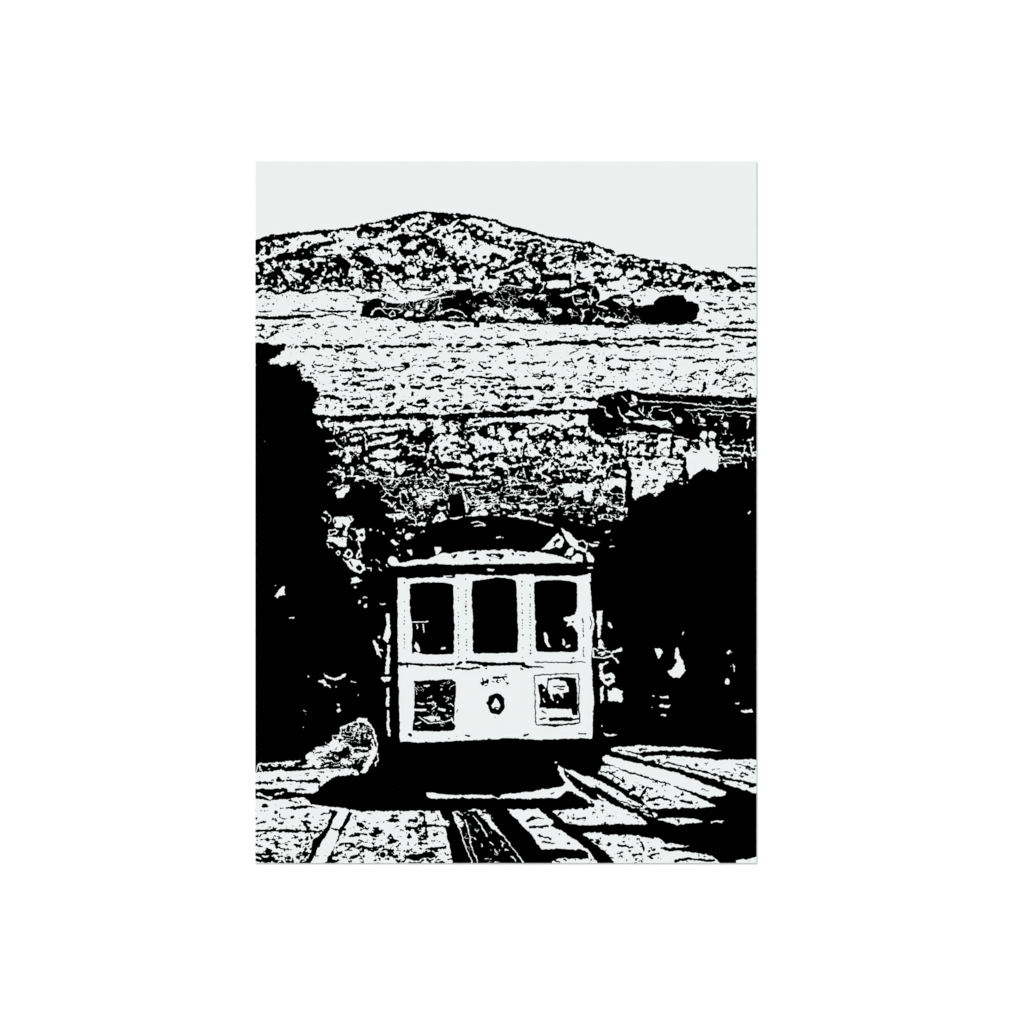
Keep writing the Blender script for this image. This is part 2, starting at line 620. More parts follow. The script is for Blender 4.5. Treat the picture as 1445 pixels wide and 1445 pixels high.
tile(590, 455, HILL, '''
k20 10 30
k10 120 28
k12 210 20 300 40
k10 330 38 420 30
k40 480 5
k8 600 45
k10 710 40 750 48
k10 780 60 825 65
k24 860 0 1000 5 1100 8 1200 10 1445 0
k8 900 65 960 60
k8 1370 48
k8 90 85
k10 178 95
k8 310 90
k10 200 140
k8 250 135
k8 265 122
k18 350 125 390 115
k10 400 125 440 130
k14 510 115 550 130 610 130
k16 650 120 700 120
k12 830 130 880 145 920 150 1000 140
k12 1160 125 1200 115
k14 1240 115 1300 115
k32 0 190 90 188
k14 120 180 140 195
k26 240 190 270 188
k30 320 190 350 188
K 390 185 450 190 520 170 540 190 510 205 430 210
k10 560 180 600 200
K 610 180 720 170 780 155 850 180 880 185 800 190 740 205 640 190
k18 880 150 900 190
K 950 195 1000 170 1080 150 1300 155 1340 140 1445 150 1445 165 1400 180 1350 190 1200 175 1080 190
k8 170 232 200 232
k8 310 238 400 240 400 220
k14 660 260 690 255
k8 1030 255
k8 1270 240 1310 230
k12 80 295 150 290
k10 270 295 335 295
k8 580 275 640 280
k14 730 280
k14 20 365
K 70 355 150 340 180 335 170 350 220 370 245 370 210 380 150 360 90 365
k20 90 390
K 290 370 330 345 400 350 370 370 310 390
k14 500 345 530 370 590 370
k10 660 370 690 375
k22 740 330 785 325
k26 860 330 900 335
k12 920 340 1040 325
k12 1100 350 1140 325
k14 1190 325 1240 320
k14 1310 300 1350 290
k14 1250 300 1270 330
k18 1400 290 1430 280
k16 1400 310 1445 340
k14 790 385
k18 0 450 45 450
k16 110 460 160 440 200 455 280 450
k12 300 470 370 470
k16 410 440 500 445
k18 500 445 580 455 660 450 700 465 790 465
k10 730 430 790 455
k14 870 440 890 440
k14 930 445 980 440
k18 1010 440 1035 440
k14 1070 440 1100 440
k10 1240 460 1290 430
k14 1300 465
k12 1340 480 1445 500
k24 1410 420
k10 20 490 50 520
k12 380 500 410 500
k12 570 495 600 490
k10 650 490 670 500
k28 0 535
k24 70 540 120 535
k26 150 525 190 520
k12 240 540 310 540
k28 350 530
k22 430 530 470 530
k24 520 525 560 530
K 665 555 690 530 710 550
K 720 520 900 520 940 540 900 545 760 545 735 555
k28 960 535 1000 535
k24 1030 540 1060 515
k38 1090 540
k28 1210 530 1250 530
k18 1340 540
k36 1390 560
k10 1200 570 1270 570
k14 330 570 350 590
K 420 590 510 580 540 570 540 600 520 610 500 595
K 570 580 620 545 640 575 670 610 660 630 630 590
k14 710 600 740 590 765 600 730 612 710 600
K 790 630 830 590 850 605 910 600 940 590 940 630 910 640 890 615 840 615
k18 1020 625 1060 615 1120 615
K 1140 615 1170 610 1220 610 1190 640 1170 670 1160 640
k22 1240 615 1330 620 1440 635
k28 10 640 80 655
k24 60 680
k14 130 690 160 700
k22 200 635 240 635
K 190 710 210 680 240 670 230 720
k12 250 680 350 680
k26 345 640
K 350 710 390 670 420 680 450 705 430 715
k12 500 710 530 680
k18 450 655
k22 610 680 660 685
K 660 700 700 665 830 670 830 680 760 690 740 715 690 715
k18 970 670 1030 675
K 1030 680 1050 660 1110 660 1090 700 1060 705
k30 1280 670
k8 840 660 890 660
k32 0 765 200 765 400 755 600 745 700 748 900 735 1100 735 1445 720
K 0 900 500 860 900 860 1200 900 1445 880 1445 1445 0 1445
W 410 790 700 775 1000 760 1390 750 1380 850 1330 850 1260 840 1200 860 1170 870 1080 830 1040 820 900 820 780 810 560 820 500 850 410 850
W 0 790 120 790 110 850 60 870 20 900 0 940
k12 20 822 70 818
w10 120 790 130 830
W 130 800 190 790 200 850 240 870 230 900 130 910
k26 210 830
k14 140 850
K 20 920 50 890 110 890 130 920 90 970 20 970
W 250 800 350 810 350 880 280 900 250 850
k20 280 820 320 830
k10 310 850 340 890
k30 380 810 385 920
k12 430 850 520 855
k10 450 815 510 810
K 545 830 620 810 720 800 720 830 640 840 600 840 570 860
W 400 885 500 870 470 890 400 900
W 410 970 440 930 490 900 520 970 470 985 450 1000
W 560 860 600 840 650 870 700 830 730 880 770 920 720 950 650 920 600 930 570 900
k24 630 870 640 900
k12 690 880
k14 600 870
W 780 930 830 880 890 870 880 920 840 960 790 950
k14 850 900
k12 780 860 890 830 890 880
W 900 830 1050 830 1080 900 1060 870 1000 900 920 920 900 880
k8 950 860 980 870 1000 850
k14 1070 830
k24 1175 845
W 1100 930 1130 890 1180 890 1170 930
W 1050 840 1090 870 1090 910 1060 890
W 1210 890 1240 870 1320 870 1330 920 1270 920 1230 910
k25 1230 858 1340 855
w16 1380 860 1370 920 1420 950
W 1400 875 1445 870 1445 920 1420 910
N 120 920 330 920 360 1080 200 1080 120 1000
W 100 1000 170 940 250 930 330 930 320 980 250 980 220 1010 150 1000 120 1010 110 1080 100 1110 70 1120 90 1060
k10 190 970
k10 270 960
k30 280 990
w30 150 1060
W 180 1110 230 1075 280 1120 340 1130 430 1170 340 1160 300 1130 200 1130
k10 260 1110
W 350 1080 420 1080 450 1130 400 1170 350 1130
w30 340 960 370 990
w30 360 1030
w10 310 1030 400 1040
N 500 940 900 940 900 1080 760 1120 600 1060 480 1080
W 480 1040 520 1000 560 970 720 970 850 1000 830 1030 760 1000 690 1010 730 1050 680 1060 600 1060 560 1080 510 1060
k30 540 1030
k40 590 1010
k16 650 1020
k24 760 1060 800 1040
W 760 980 800 960 830 1000 800 1020
W 450 1150 500 1120 570 1110 590 1150 480 1180
W 620 1110 650 1095 680 1130 760 1170 730 1200 670 1180 620 1150
w30 760 1110 780 1120
w14 790 1080 820 1060 840 1090
w10 860 950 850 1080
N 860 960 1445 960 1445 1210 1060 1210 860 1160
W 1280 1030 1320 990 1350 970 1360 1050 1290 1050
W 1170 990 1200 1020 1250 1010 1240 1050 1190 1060
w34 1010 1000
w35 1080 990
w44 1390 1010
w30 1050 1100
w25 1130 1100
w40 890 1050 930 1030
k18 920 1050
k40 1050 1050
k40 1160 1090
k40 870 1120 960 1100
w16 890 1130
w20 940 1145 1000 1140
W 1195 1140 1220 1100 1280 1090 1340 1100 1330 1130 1240 1140
k16 1300 1110
w40 1400 1090
w40 1410 1140
k20 1060 950 1200 960 1300 940
W 930 1210 1000 1190 1050 1150 1050 1190 1000 1230 940 1230
w16 1100 1200
w12 1180 1200 1300 1180 1400 1180
K 1060 1210 1445 1195 1445 1290 1100 1290
w10 1100 1250 1170 1250 1160 1220
W 1190 1220 1250 1240 1240 1255 1195 1250
w26 1270 1240
W 1300 1230 1340 1220 1330 1270 1310 1270
W 1390 1270 1400 1220 1445 1200 1445 1270
k14 130 1155 300 1175 450 1190
W 120 1175 180 1180 190 1210 130 1200
W 220 1200 330 1190 430 1210 430 1240 350 1240 260 1230
W 470 1225 540 1220 560 1190 590 1215 630 1220 600 1240 540 1245 490 1240
w8 550 1180 620 1180
w28 600 1270 680 1260
w25 780 1170 830 1170
w8 740 1200 740 1270 800 1270 810 1220
w8 860 1180 870 1240 890 1290 820 1280 700 1290
w18 350 1300 460 1300 590 1290
w30 930 1270
w30 1020 1260 1070 1280
w8 65 1220 100 1195 125 1220 100 1250 65 1220
w8 140 1240 240 1250 250 1280 170 1280 140 1240
w10 0 1010 60 1000 50 1040 0 1030
w14 0 1080 40 1080
W 260 1300 335 1300 330 1350 300 1390 260 1380
w8 0 1280 60 1265 120 1280 130 1320 160 1340
w8 20 1330 60 1310 100 1340
w8 160 1310 200 1290 220 1330 180 1340
w20 0 1370 100 1370 230 1390
W 0 1445 20 1420 90 1410 200 1420 190 1445
w14 230 1400 220 1445
w16 350 1350 370 1400 390 1445
w18 340 1345 380 1340
w8 380 1340 550 1330 560 1350
w8 720 1330 900 1310 970 1315
w30 440 1370 470 1390
w8 480 1360 540 1390 600 1380
w8 430 1420 520 1400 590 1410 680 1400 690 1340
w10 600 1340 640 1330
w8 720 1400 760 1370 820 1380 820 1410 740 1420
W 980 1325 1020 1310 1060 1330 1050 1360 990 1355
k8 1005 1330
w8 860 1390 900 1370 970 1360 960 1400 860 1420 860 1390
w8 980 1420 1050 1430 1080 1370 1130 1350 1170 1400 1180 1445
w18 1110 1390
w12 1090 1320
W 1140 1330 1250 1310 1430 1320 1430 1445 1200 1445 1180 1380
K 1270 1400 1290 1370 1340 1370 1340 1420 1300 1430
w10 1300 1390
''')
tile(830, 455, HILL, '''
k30 0 5 120 10
k40 150 25 300 20
k24 300 8 900 5 960 25
k24 970 70 1100 62 1370 68
k10 650 70 700 75
k10 720 90 800 95 840 88
k10 530 60
k20 80 135 180 125
k22 210 135 360 145
K 0 150 100 150 130 180 100 200 60 180 0 165
k16 110 190 190 175
k20 380 140 450 130 600 130 800 135 1020 145
k22 210 170 260 190 340 195 430 185
K 430 170 480 150 590 150 570 185 500 180
k22 630 195 800 195 920 205 1010 200
k14 1010 200 1060 180
k20 1080 115 1140 100 1200 120 1370 130
k16 1090 175 1180 195
k22 1290 190 1370 185
k10 410 235
k10 500 240
k18 10 320 60 340
k14 150 320 200 300
k22 260 300 300 310 460 310 480 300
K 520 305 560 285 640 290 640 305
k10 660 300 710 310
k12 780 290 860 295
k18 860 325 960 305 1060 305
k14 1045 330
k16 1140 305 1260 310
k14 1280 300 1360 295
k20 160 375 210 385
k22 320 390
k16 490 385
k14 550 380 610 390
k10 650 440 690 400
k14 840 420 870 410
k14 910 390 970 400
K 1010 400 1060 405 1110 400 1090 430 1050 425
k12 1180 450 1290 420
k12 1310 430 1350 430
k14 1330 380
k16 60 465 110 475
k14 10 500
k18 60 530 130 520 210 525
k28 270 530
k12 400 465
k16 440 455 475 465
k24 690 480
k16 610 510
k16 820 485
k20 700 530
k22 790 570 820 550
K 920 570 940 500 960 480 960 540 940 570
k22 890 555
k22 1020 500 1040 480
k12 1100 530 1200 500
k18 1200 550
k30 1270 515
k14 1100 465
k14 420 545 490 535
k14 540 520
k12 760 540
k14 960 435
k12 1290 550
K 0 710 80 705 100 610 150 590 240 580 320 560 330 545 400 570 430 600 490 610 540 625 600 610 640 605 740 625 830 615 860 625 950 620 1110 620 1200 640 1300 630 1370 625 1370 1445 0 1445
K 0 620 50 620 50 640 0 640
W 0 650 60 645 80 670 70 700 0 705
W 345 590 390 600 410 640 380 650 350 620
w8 340 650 400 660 350 680 330 660
w5 420 640 600 645 850 665 1050 685 1280 685 1370 690
w5 980 705 1010 720 1150 730 1190 720 1300 740 1370 735
w14 1330 662 1370 660
w16 1180 650
w8 240 690 260 750 330 810
W 300 755 330 720 410 755 400 770
W 360 810 450 795 540 805 640 800 680 830 660 855 590 860 550 830 450 835
k8 600 840 640 830
w24 295 795 325 808
w16 150 760 190 765
w50 740 800
w40 930 800
w45 1120 830
w20 1040 830
w6 510 740 520 690 590 690
w5 450 680 440 750
w5 680 730 700 770
w5 790 710 900 710 980 705
w5 900 740 910 790
w5 970 745 1100 755 1090 790
w5 1240 765 1310 770
w8 1310 790 1295 860
w5 850 790 860 820
w5 410 700 450 760
w5 490 740 520 780 545 790
w5 580 715 640 720 680 705
w5 90 680 130 700 150 750
w5 270 600 310 640
w6 900 835 960 840
W 160 950 300 920 470 910 470 960 420 970 350 960 310 960 220 990 190 970
w20 300 950 290 1090
W 330 990 390 970 400 1030 390 1080 330 1080
k14 350 1040 390 1030
W 420 990 470 1000 460 1060 510 1070 510 1090 430 1080
w25 510 965
w25 510 1030
W 570 930 600 910 680 910 660 1085 550 1080 570 1000
k25 590 955 640 955
k10 600 1040 630 1020
w6 300 895 400 900 560 910
W 700 960 760 960 820 970 790 1000 760 1010 790 1060 690 1085 690 1040 710 1010
w8 700 930 820 960
w12 850 970 890 965
P 800 1060 850 1020 910 1050 910 980 950 980 960 1020 990 1030 980 980 1020 970 1030 1020 1065 1050 1060 1180 1040 1220 960 1195 940 1180 860 1250 830 1280 820 1220 795 1180
w60 940 920
w60 1010 915
k8 850 1060 890 1062
k8 990 1055 1010 1060
W 1060 1000 1100 1000 1160 1015 1130 1030
w6 1180 1010 1270 1000 1270 1060
w18 1090 1065 1240 1060
w8 1070 1100 1240 1105 1240 1140 1070 1150 1070 1100
w5 1100 1110 1200 1140
w16 1280 1140 1290 1185
w14 1320 990 1335 1050
W 1330 1050 1370 1060 1370 1100 1330 1090
w10 1240 1070 1260 1090 1270 1060
w12 1110 1150 1120 1180
W 320 1100 400 1110 500 1115 660 1105 780 1130 740 1150 770 1190 740 1250 700 1320 640 1300 610 1330 620 1360 570 1390 550 1420 500 1395 400 1410 370 1445 360 1380 350 1200 330 1170
k24 360 1150
k24 430 1160
k24 500 1160
k12 380 1190 420 1190
k26 600 1140 630 1165
k14 640 1150 720 1165
k30 410 1250
k24 480 1260
k24 530 1290 560 1290
k26 580 1240
k22 640 1210
k20 450 1330 480 1320
k24 640 1320 690 1310
k14 400 1350
k14 430 1380
k12 520 1350 550 1340
k10 690 1195 750 1200
W 0 900 50 880 60 910 120 940 130 980 60 970 20 940
N 0 1000 230 1000 300 1150 150 1190 0 1200
W 100 1020 160 1010 220 1040 200 1060 130 1060
W 0 1220 50 1200 140 1190 140 1230 40 1260 0 1290
k16 50 1220
W 180 1210 240 1200 320 1210 300 1250 200 1230
W 100 1310 180 1270 300 1270 300 1380 290 1445 280 1400 280 1350 240 1330 190 1360 110 1370
W 0 1310 80 1330 100 1350 40 1360 30 1440 0 1445
K 190 1370 270 1350 280 1390 200 1400
w5 190 1400 290 1405
w8 110 1380 150 1390 180 1380
w30 100 1435
w12 170 1430
Q 310 1230 330 1200 350 1300 360 1445 300 1445 310 1350
''')
tile(350, 695, HILL, '''
K 62 0 1445 0 1445 1445 62 1445
W 710 0 800 0 780 40 740 45 720 30
w6 600 200 620 210 640 240
w6 620 160 650 165 680 210 660 250
W 710 220 720 200 850 190 855 230 830 260 810 290 780 260 750 240 720 240
k8 790 195 830 205 840 230
w55 735 262
w6 700 240 690 220 710 205
w6 655 350 665 310 710 300 730 320 700 340 655 350
w20 800 290 790 330
W 645 400 660 360 720 360 810 370 810 430 780 445 730 430 690 400
k8 770 380
W 770 320 810 300 810 350 780 350
w6 645 415 660 440 690 455
w6 840 300 880 300
W 880 310 950 295 950 330 960 370 930 400 880 390 900 360
k30 925 345
w6 830 350 850 390
w8 910 400 915 480
w8 890 500 910 480 925 525 890 535 890 500
w8 720 490 740 475 755 495 740 510 720 490
w16 790 500 820 470 850 490 840 520 810 530 790 500
W 770 530 800 560 850 540 900 550 950 590 960 620 930 660 880 650 830 620
k46 905 615
w8 970 610 1000 610 1000 640
k12 830 560 855 600
W 840 700 900 690 930 720 880 740 840 745
w22 875 775
w28 910 890
w34 960 925
w10 950 855 965 850 970 860
w10 1080 910 1115 905
w20 1000 300
w14 1060 310
w20 1110 330
w26 1180 395 1205 415
W 1280 370 1310 335 1350 335 1350 370 1290 385
W 1300 470 1335 465 1335 500 1325 520
w14 1240 512
w5 1000 550 1010 548
w5 1040 545 1080 580
w5 1060 610 1085 640
w5 1120 590 1140 600
W 220 850 250 800 280 760 300 770 300 830 260 830 240 865
w6 222 760
w12 345 1022 370 1015
W 1120 990 1155 990 1155 1050 1165 1150 1140 1230 1100 1190 1115 1130 1135 1080
w14 1070 1175
W 1020 1210 1040 1195 1055 1230 1070 1280 1110 1285 1100 1300 1060 1290 1095 1350 1050 1320
w22 1150 1250 1140 1350
w34 1138 1400 1138 1445
w8 1090 40 1130 10 1150 0
w8 1085 60 1130 70 1170 110 1210 80 1190 70 1180 110
w8 1150 10 1190 40 1230 30
w8 1200 110 1200 140 1270 150 1310 190 1370 230 1380 260 1310 260
w8 1240 0 1250 90 1290 130 1300 170
w6 1280 0 1300 40
W 1120 175 1200 170 1280 170 1275 210 1200 215 1130 190
k10 1180 185
k10 1240 190
w20 1350 20 1360 0
W 1360 50 1410 40 1430 60 1390 90
w24 1330 150
w6 1380 190 1420 170 1445 170
w8 1400 200 1445 200
w32 1435 255
w6 1280 230 1310 240
''')
tile(590, 695, HILL, '''
K 0 0 1445 0 1445 1445 0 1445
W 0 30 60 30 190 30 195 50 100 65 40 95 0 80
W 0 0 190 0 180 15 60 25 0 20
k24 50 50
w30 150 120 200 130
k8 190 120
W 150 190 190 150 220 200 240 220 150 240 110 250
k12 180 210
w8 210 0 240 40 220 60 205 40
w12 300 0 295 30
w12 250 90 258 140
w12 10 180 40 160 60 190 30 210
w30 20 260 60 258
w10 115 170
Q 262 20 355 0 372 100 392 182 270 200 255 150
w20 370 0 385 60 400 150
w8 400 20 430 100
W 390 190 450 160 480 140 560 170 560 180 480 195
w8 420 0 480 30 560 20 640 20
w8 440 60 500 70 600 60 660 40 640 90
w8 430 100 560 90 640 90
w8 590 40 620 40
w8 700 0 760 20 830 10
w8 700 30 800 20 860 30 960 40 1060 20 1080 0
W 460 120 500 110 610 100 560 150 470 150
k12 480 150 550 130
W 670 90 720 90 760 120 690 130
w30 790 115
W 830 100 970 90 980 120 940 135 830 130
w8 700 50 720 80 830 85 850 60 960 60 980 90 1100 90
w10 1020 125 1130 120 1170 70
w14 1150 60
W 1180 0 1280 0 1260 50 1200 30
w8 1280 30 1330 20
W 1340 0 1445 0 1420 50 1390 80 1360 60
w10 1170 110 1270 100 1330 120 1420 120
w14 1280 100
w5 900 180 930 185 1000 160 1100 170
w5 1200 165 1370 165
w14 270 215 335 200
w14 390 190 500 185 560 182
w12 620 183 660 182
w14 735 188 800 192
w16 800 195 900 210 955 222
w12 990 240 1095 268
w6 430 245 490 235 550 265 460 272
w14 645 366 670 366
w9 695 368
W 1005 465 1060 415 1145 320 1150 350 1170 360 1190 400 1160 460 1120 440 1080 460
k20 1110 405 1150 385
k16 1110 430 1130 400
W 1165 290 1185 295 1300 390 1300 430 1370 460 1370 490 1290 460 1240 430 1200 370
w9 1300 400 1340 395 1380 420 1370 460
k14 1310 420 1340 430
W 1190 515 1230 450 1270 450 1260 500 1230 530
W 1250 530 1290 500 1340 510 1340 570 1260 560
W 1370 490 1400 490 1440 560 1380 560
k20 1355 530
k12 1210 515 1240 520
w20 1400 430 1445 430
P -243 545 -218 515 -175 528 -155 578 -110 568 0 545 80 545 140 520 210 490 250 500 330 480 480 472 750 465 850 478 940 490 970 480 1010 490 1120 510 1240 545 1290 570 1280 575 1000 578 800 580 600 580 400 585 240 590 150 580 0 590 -70 598 -200 602 -240 580
W 135 440 190 440 185 480 160 510 145 500
K 550 495 620 495 700 500 690 540 600 530 560 510
k18 390 495 470 490
k18 450 540 490 540
k22 770 500
k14 830 510 870 510
k16 290 530 310 510
w10 600 515 660 530
w12 570 628 610 628
w14 1390 610 1420 610
P -165 697 -105 695 -100 705 0 697 200 692 210 675 300 680 310 665 390 668 420 665 480 670 600 675 760 680 810 668 940 665 950 680 1130 680 1200 675 1290 685 1340 675 1400 660 1410 680 1405 780 1415 930 1410 1000 1425 1100 1410 1280 1410 1460 -155 1460 -165 1200
k10 230 688 300 690
Q -70 755 -50 742 0 735 130 730 250 738 285 750 290 770 290 850 298 1100 290 1300 275 1318 60 1322 20 1310 -20 1298 -45 1318 -50 1300 -55 1200 -45 1130 -48 1080 -65 980 -70 850
Q 440 725 520 710 640 690 760 705 795 720 803 740 805 850 815 1100 815 1290 800 1308 640 1310 460 1312 445 1290 445 1000 438 860
Q 945 735 1000 720 1110 710 1230 718 1290 735 1298 760 1298 940 1280 990 1230 1010 1185 1020 1190 1040 1225 1050 1210 1090 1260 1080 1290 1130 1305 1140 1305 1290 1270 1300 970 1300 958 1270 955 1080 965 1055 950 1030 948 850
W -30 1260 -15 1215 5 1240 20 1290 5 1300 -20 1270
w5 -45 1055 80 1053
w5 40 1075 50 1140
w5 -10 1075 -5 1110
w18 195 1272 218 1268
W 1025 1150 1040 1135 1055 1160 1060 1220 1090 1255 1060 1260 1035 1220
w16 1183 1200 1185 1240
w16 1210 1255 1238 1248
k20 1262 1055
k10 1340 1030 1345 1060
k6 1400 1030 1405 1100 1420 1120
d5 325 700 330 1350
d5 388 690 395 1370
d5 845 690 855 1360
d5 910 690 918 1360
d5 -112 730 -108 1380
d5 1345 1080 1350 1340
Q -90 1422 -60 1392 0 1398 60 1394 60 1412 -40 1412 -60 1424
k24 0 1410 50 1408 100 1400
k26 70 1405 150 1402 240 1392 340 1382
w10 60 1420 140 1418
k26 400 1384 480 1388 560 1396 700 1390 850 1376
k14 560 1404 600 1402
k14 640 1404 660 1404
k12 230 1440 270 1432
k20 850 1410 900 1420
k18 390 1425 500 1425
k14 920 1420 1020 1420
k6 950 1382 1200 1385
k22 1250 1375 1265 1350
k22 1235 1385
k6 1300 1382 1390 1382
''')
tile(830, 695, HILL, '''
K 30 0 1370 0 1370 1445 40 1445
W 0 0 35 0 35 50 0 80
w12 0 110 40 120
W 60 80 80 45 130 40 150 90 110 120 70 110
w8 110 0 120 40 180 40 190 100
w8 180 0 200 15 290 15 295 50
w10 290 50 280 150
w8 200 60 230 85 280 85
w8 190 110 250 120 280 160
w8 250 140 280 110
w8 165 60 180 100
w8 110 190 170 180 190 200 240 210 180 220 120 215 110 190
W 240 205 280 180 285 210 270 230
W 150 215 200 215 180 235
W 135 330 150 315 185 305 170 325 150 340
w20 30 430 70 430
w8 50 400 90 405
W 0 490 20 500 50 540 40 565 0 565
w14 0 610 30 610
w6 190 390
w6 170 440 210 440
W 355 0 560 0 570 20 540 30 520 0 490 5 440 25 400 40 380 65 360 30
w16 1312 170 1322 162
P 0 660 20 665 20 720 15 800 25 870 20 950 35 1000 50 1060 45 1110 25 1150 30 1240 20 1380 10 1445 0 1445
k5 15 1010 25 1050 15 1110
k8 15 730 22 770
P 70 970 118 960 112 1050 105 1120 95 1185 85 1180 75 1100 68 1040
W 155 1060 170 1055 205 1110 185 1105 160 1080
W 75 1270 85 1200 100 1195 130 1240 150 1275
k8 115 1235 140 1265
w8 40 1270 40 1340 110 1350 190 1330
w8 45 1270 75 1290
W 190 1295 210 1285 275 1265 278 1290 230 1300 200 1310
w10 140 1290 190 1310 200 1330
w8 200 1330 240 1390
W 225 1375 258 1375 245 1405
w10 80 1310 130 1300 110 1325
P 540 1270 585 1270 598 1310 590 1350 570 1350 555 1320
P 715 1265 735 1280 770 1390 785 1445 655 1445 680 1430 680 1390 700 1400 705 1330
w24 1140 1305 1150 1295
w6 1170 1300
w6 1165 1412
w8 1185 1420 1195 1405
w5 770 1160 775 1140
''')
LOW = 4.8167
tile(350, 930, LOW, '''
K 52 0 1204 0 1204 700 52 780
W 515 95 550 120 600 130 675 95 660 125 600 145 540 135
W 475 150 520 140 550 180 520 180 500 165
k8 545 160
w12 410 115
w6 700 155 730 155
w8 550 180 560 190
w8 600 190
w22 615 310
w8 607 345 620 335 632 350 618 357 607 345
w5 380 350 395 355
w5 395 375
w5 376 465
w9 750 242
w26 955 0 945 90
W 905 125 965 120 965 145 920 158
k8 935 132
w16 952 195 952 315
w16 952 350 955 440 960 520
N 75 720 280 700 350 690 400 650 460 600 540 580 580 530 630 460 740 425 815 430 850 470 870 550 860 600 780 750 560 745 300 750 70 760
W 745 405 805 400 815 430 770 430 740 425
w6 820 430 850 470 870 550 882 600
w6 580 520 630 515 630 465 740 425
w6 540 580 580 570 580 520
W 580 545 640 550 640 590 590 590 540 585
W 400 650 460 600 620 590 650 600 650 620 520 640 460 680 390 670
K 790 440 830 470 860 540 820 520
K 350 680 390 670 405 710 360 725
K 680 560 720 540 830 545 820 560 720 590
K 740 590 830 560 850 570 820 620 800 600
P 770 770 860 590 880 590 870 650 800 780
K 880 570 900 560 950 640 900 770 860 780 870 700
w6 880 640 885 680 850 750
w8 822 772 860 765
w6 70 715 200 705 350 690
w6 72 715 58 760
w24 240 710
w24 310 705
k10 470 630 500 630
k34 540 660
k22 660 615
w14 720 605 810 605
k18 735 630 810 622
w8 700 665 740 665 810 640
k24 730 720 770 700
w26 640 700 690 705
w16 450 690 500 700
k26 620 690
k16 100 735 300 745 700 735
K 52 920 52 780 1204 700 1204 1384 52 1384
W 52 770 200 755 300 762 500 745 740 745 760 780 620 790 570 810 500 860 450 915 400 915 330 905 180 880 52 880
W 52 945 170 960 300 945 380 935 440 980 530 1000 640 1012 690 1020 770 1032 1000 1032 1204 1028 1204 1384 52 1384
P 770 770 860 590 880 590 870 650 800 780
k14 60 840 160 840
w12 100 845
k35 215 820
k16 280 825 400 830 470 815
k22 410 830 480 835
k12 320 885 400 880
k22 170 890 260 885
k18 52 890 130 890
w14 90 920 160 945
w16 190 920 240 905
w20 75 915
K 250 1010 360 990 420 990 480 1010 420 1010 260 1020
P 615 1025 690 1020 660 1090 620 1160 600 1250 560 1330 500 1384 420 1384 450 1330 500 1240 560 1160 570 1120
Q 575 1035 610 1030 570 1120 550 1170 500 1240 440 1340 420 1384 370 1384 430 1320 440 1240 490 1190 530 1150 550 1100
Q 690 1030 710 1050 680 1110 640 1170 610 1230 570 1320 580 1384 510 1384 560 1330 600 1250 620 1160 660 1090
k5 570 1150 620 1160
k14 500 1050 575 1040
k14 60 1115 120 1105
k16 60 1165 200 1165 350 1170 500 1170
k16 200 1120 240 1115
k24 300 1070
k22 390 1065 410 1050
k14 370 1105 420 1110
k24 105 1000 130 990
k26 190 1040
k16 60 1080
K 930 1100 980 1080 1040 1085 1010 1110
k22 1100 1095 1180 1095
k18 830 1190 900 1180
k16 1080 1150 1200 1140
k18 780 1285 800 1280
k36 920 1325
K 1060 1350 1100 1325 1204 1335 1204 1350 1130 1365
k14 730 1180 800 1190
k24 750 1120 780 1130
k14 60 1330 200 1320
k22 280 1350
k12 60 1370 200 1370
k18 960 1250 1000 1240
k20 660 1190
w40 640 1260
w44 1000 1150
w36 700 1220
''')
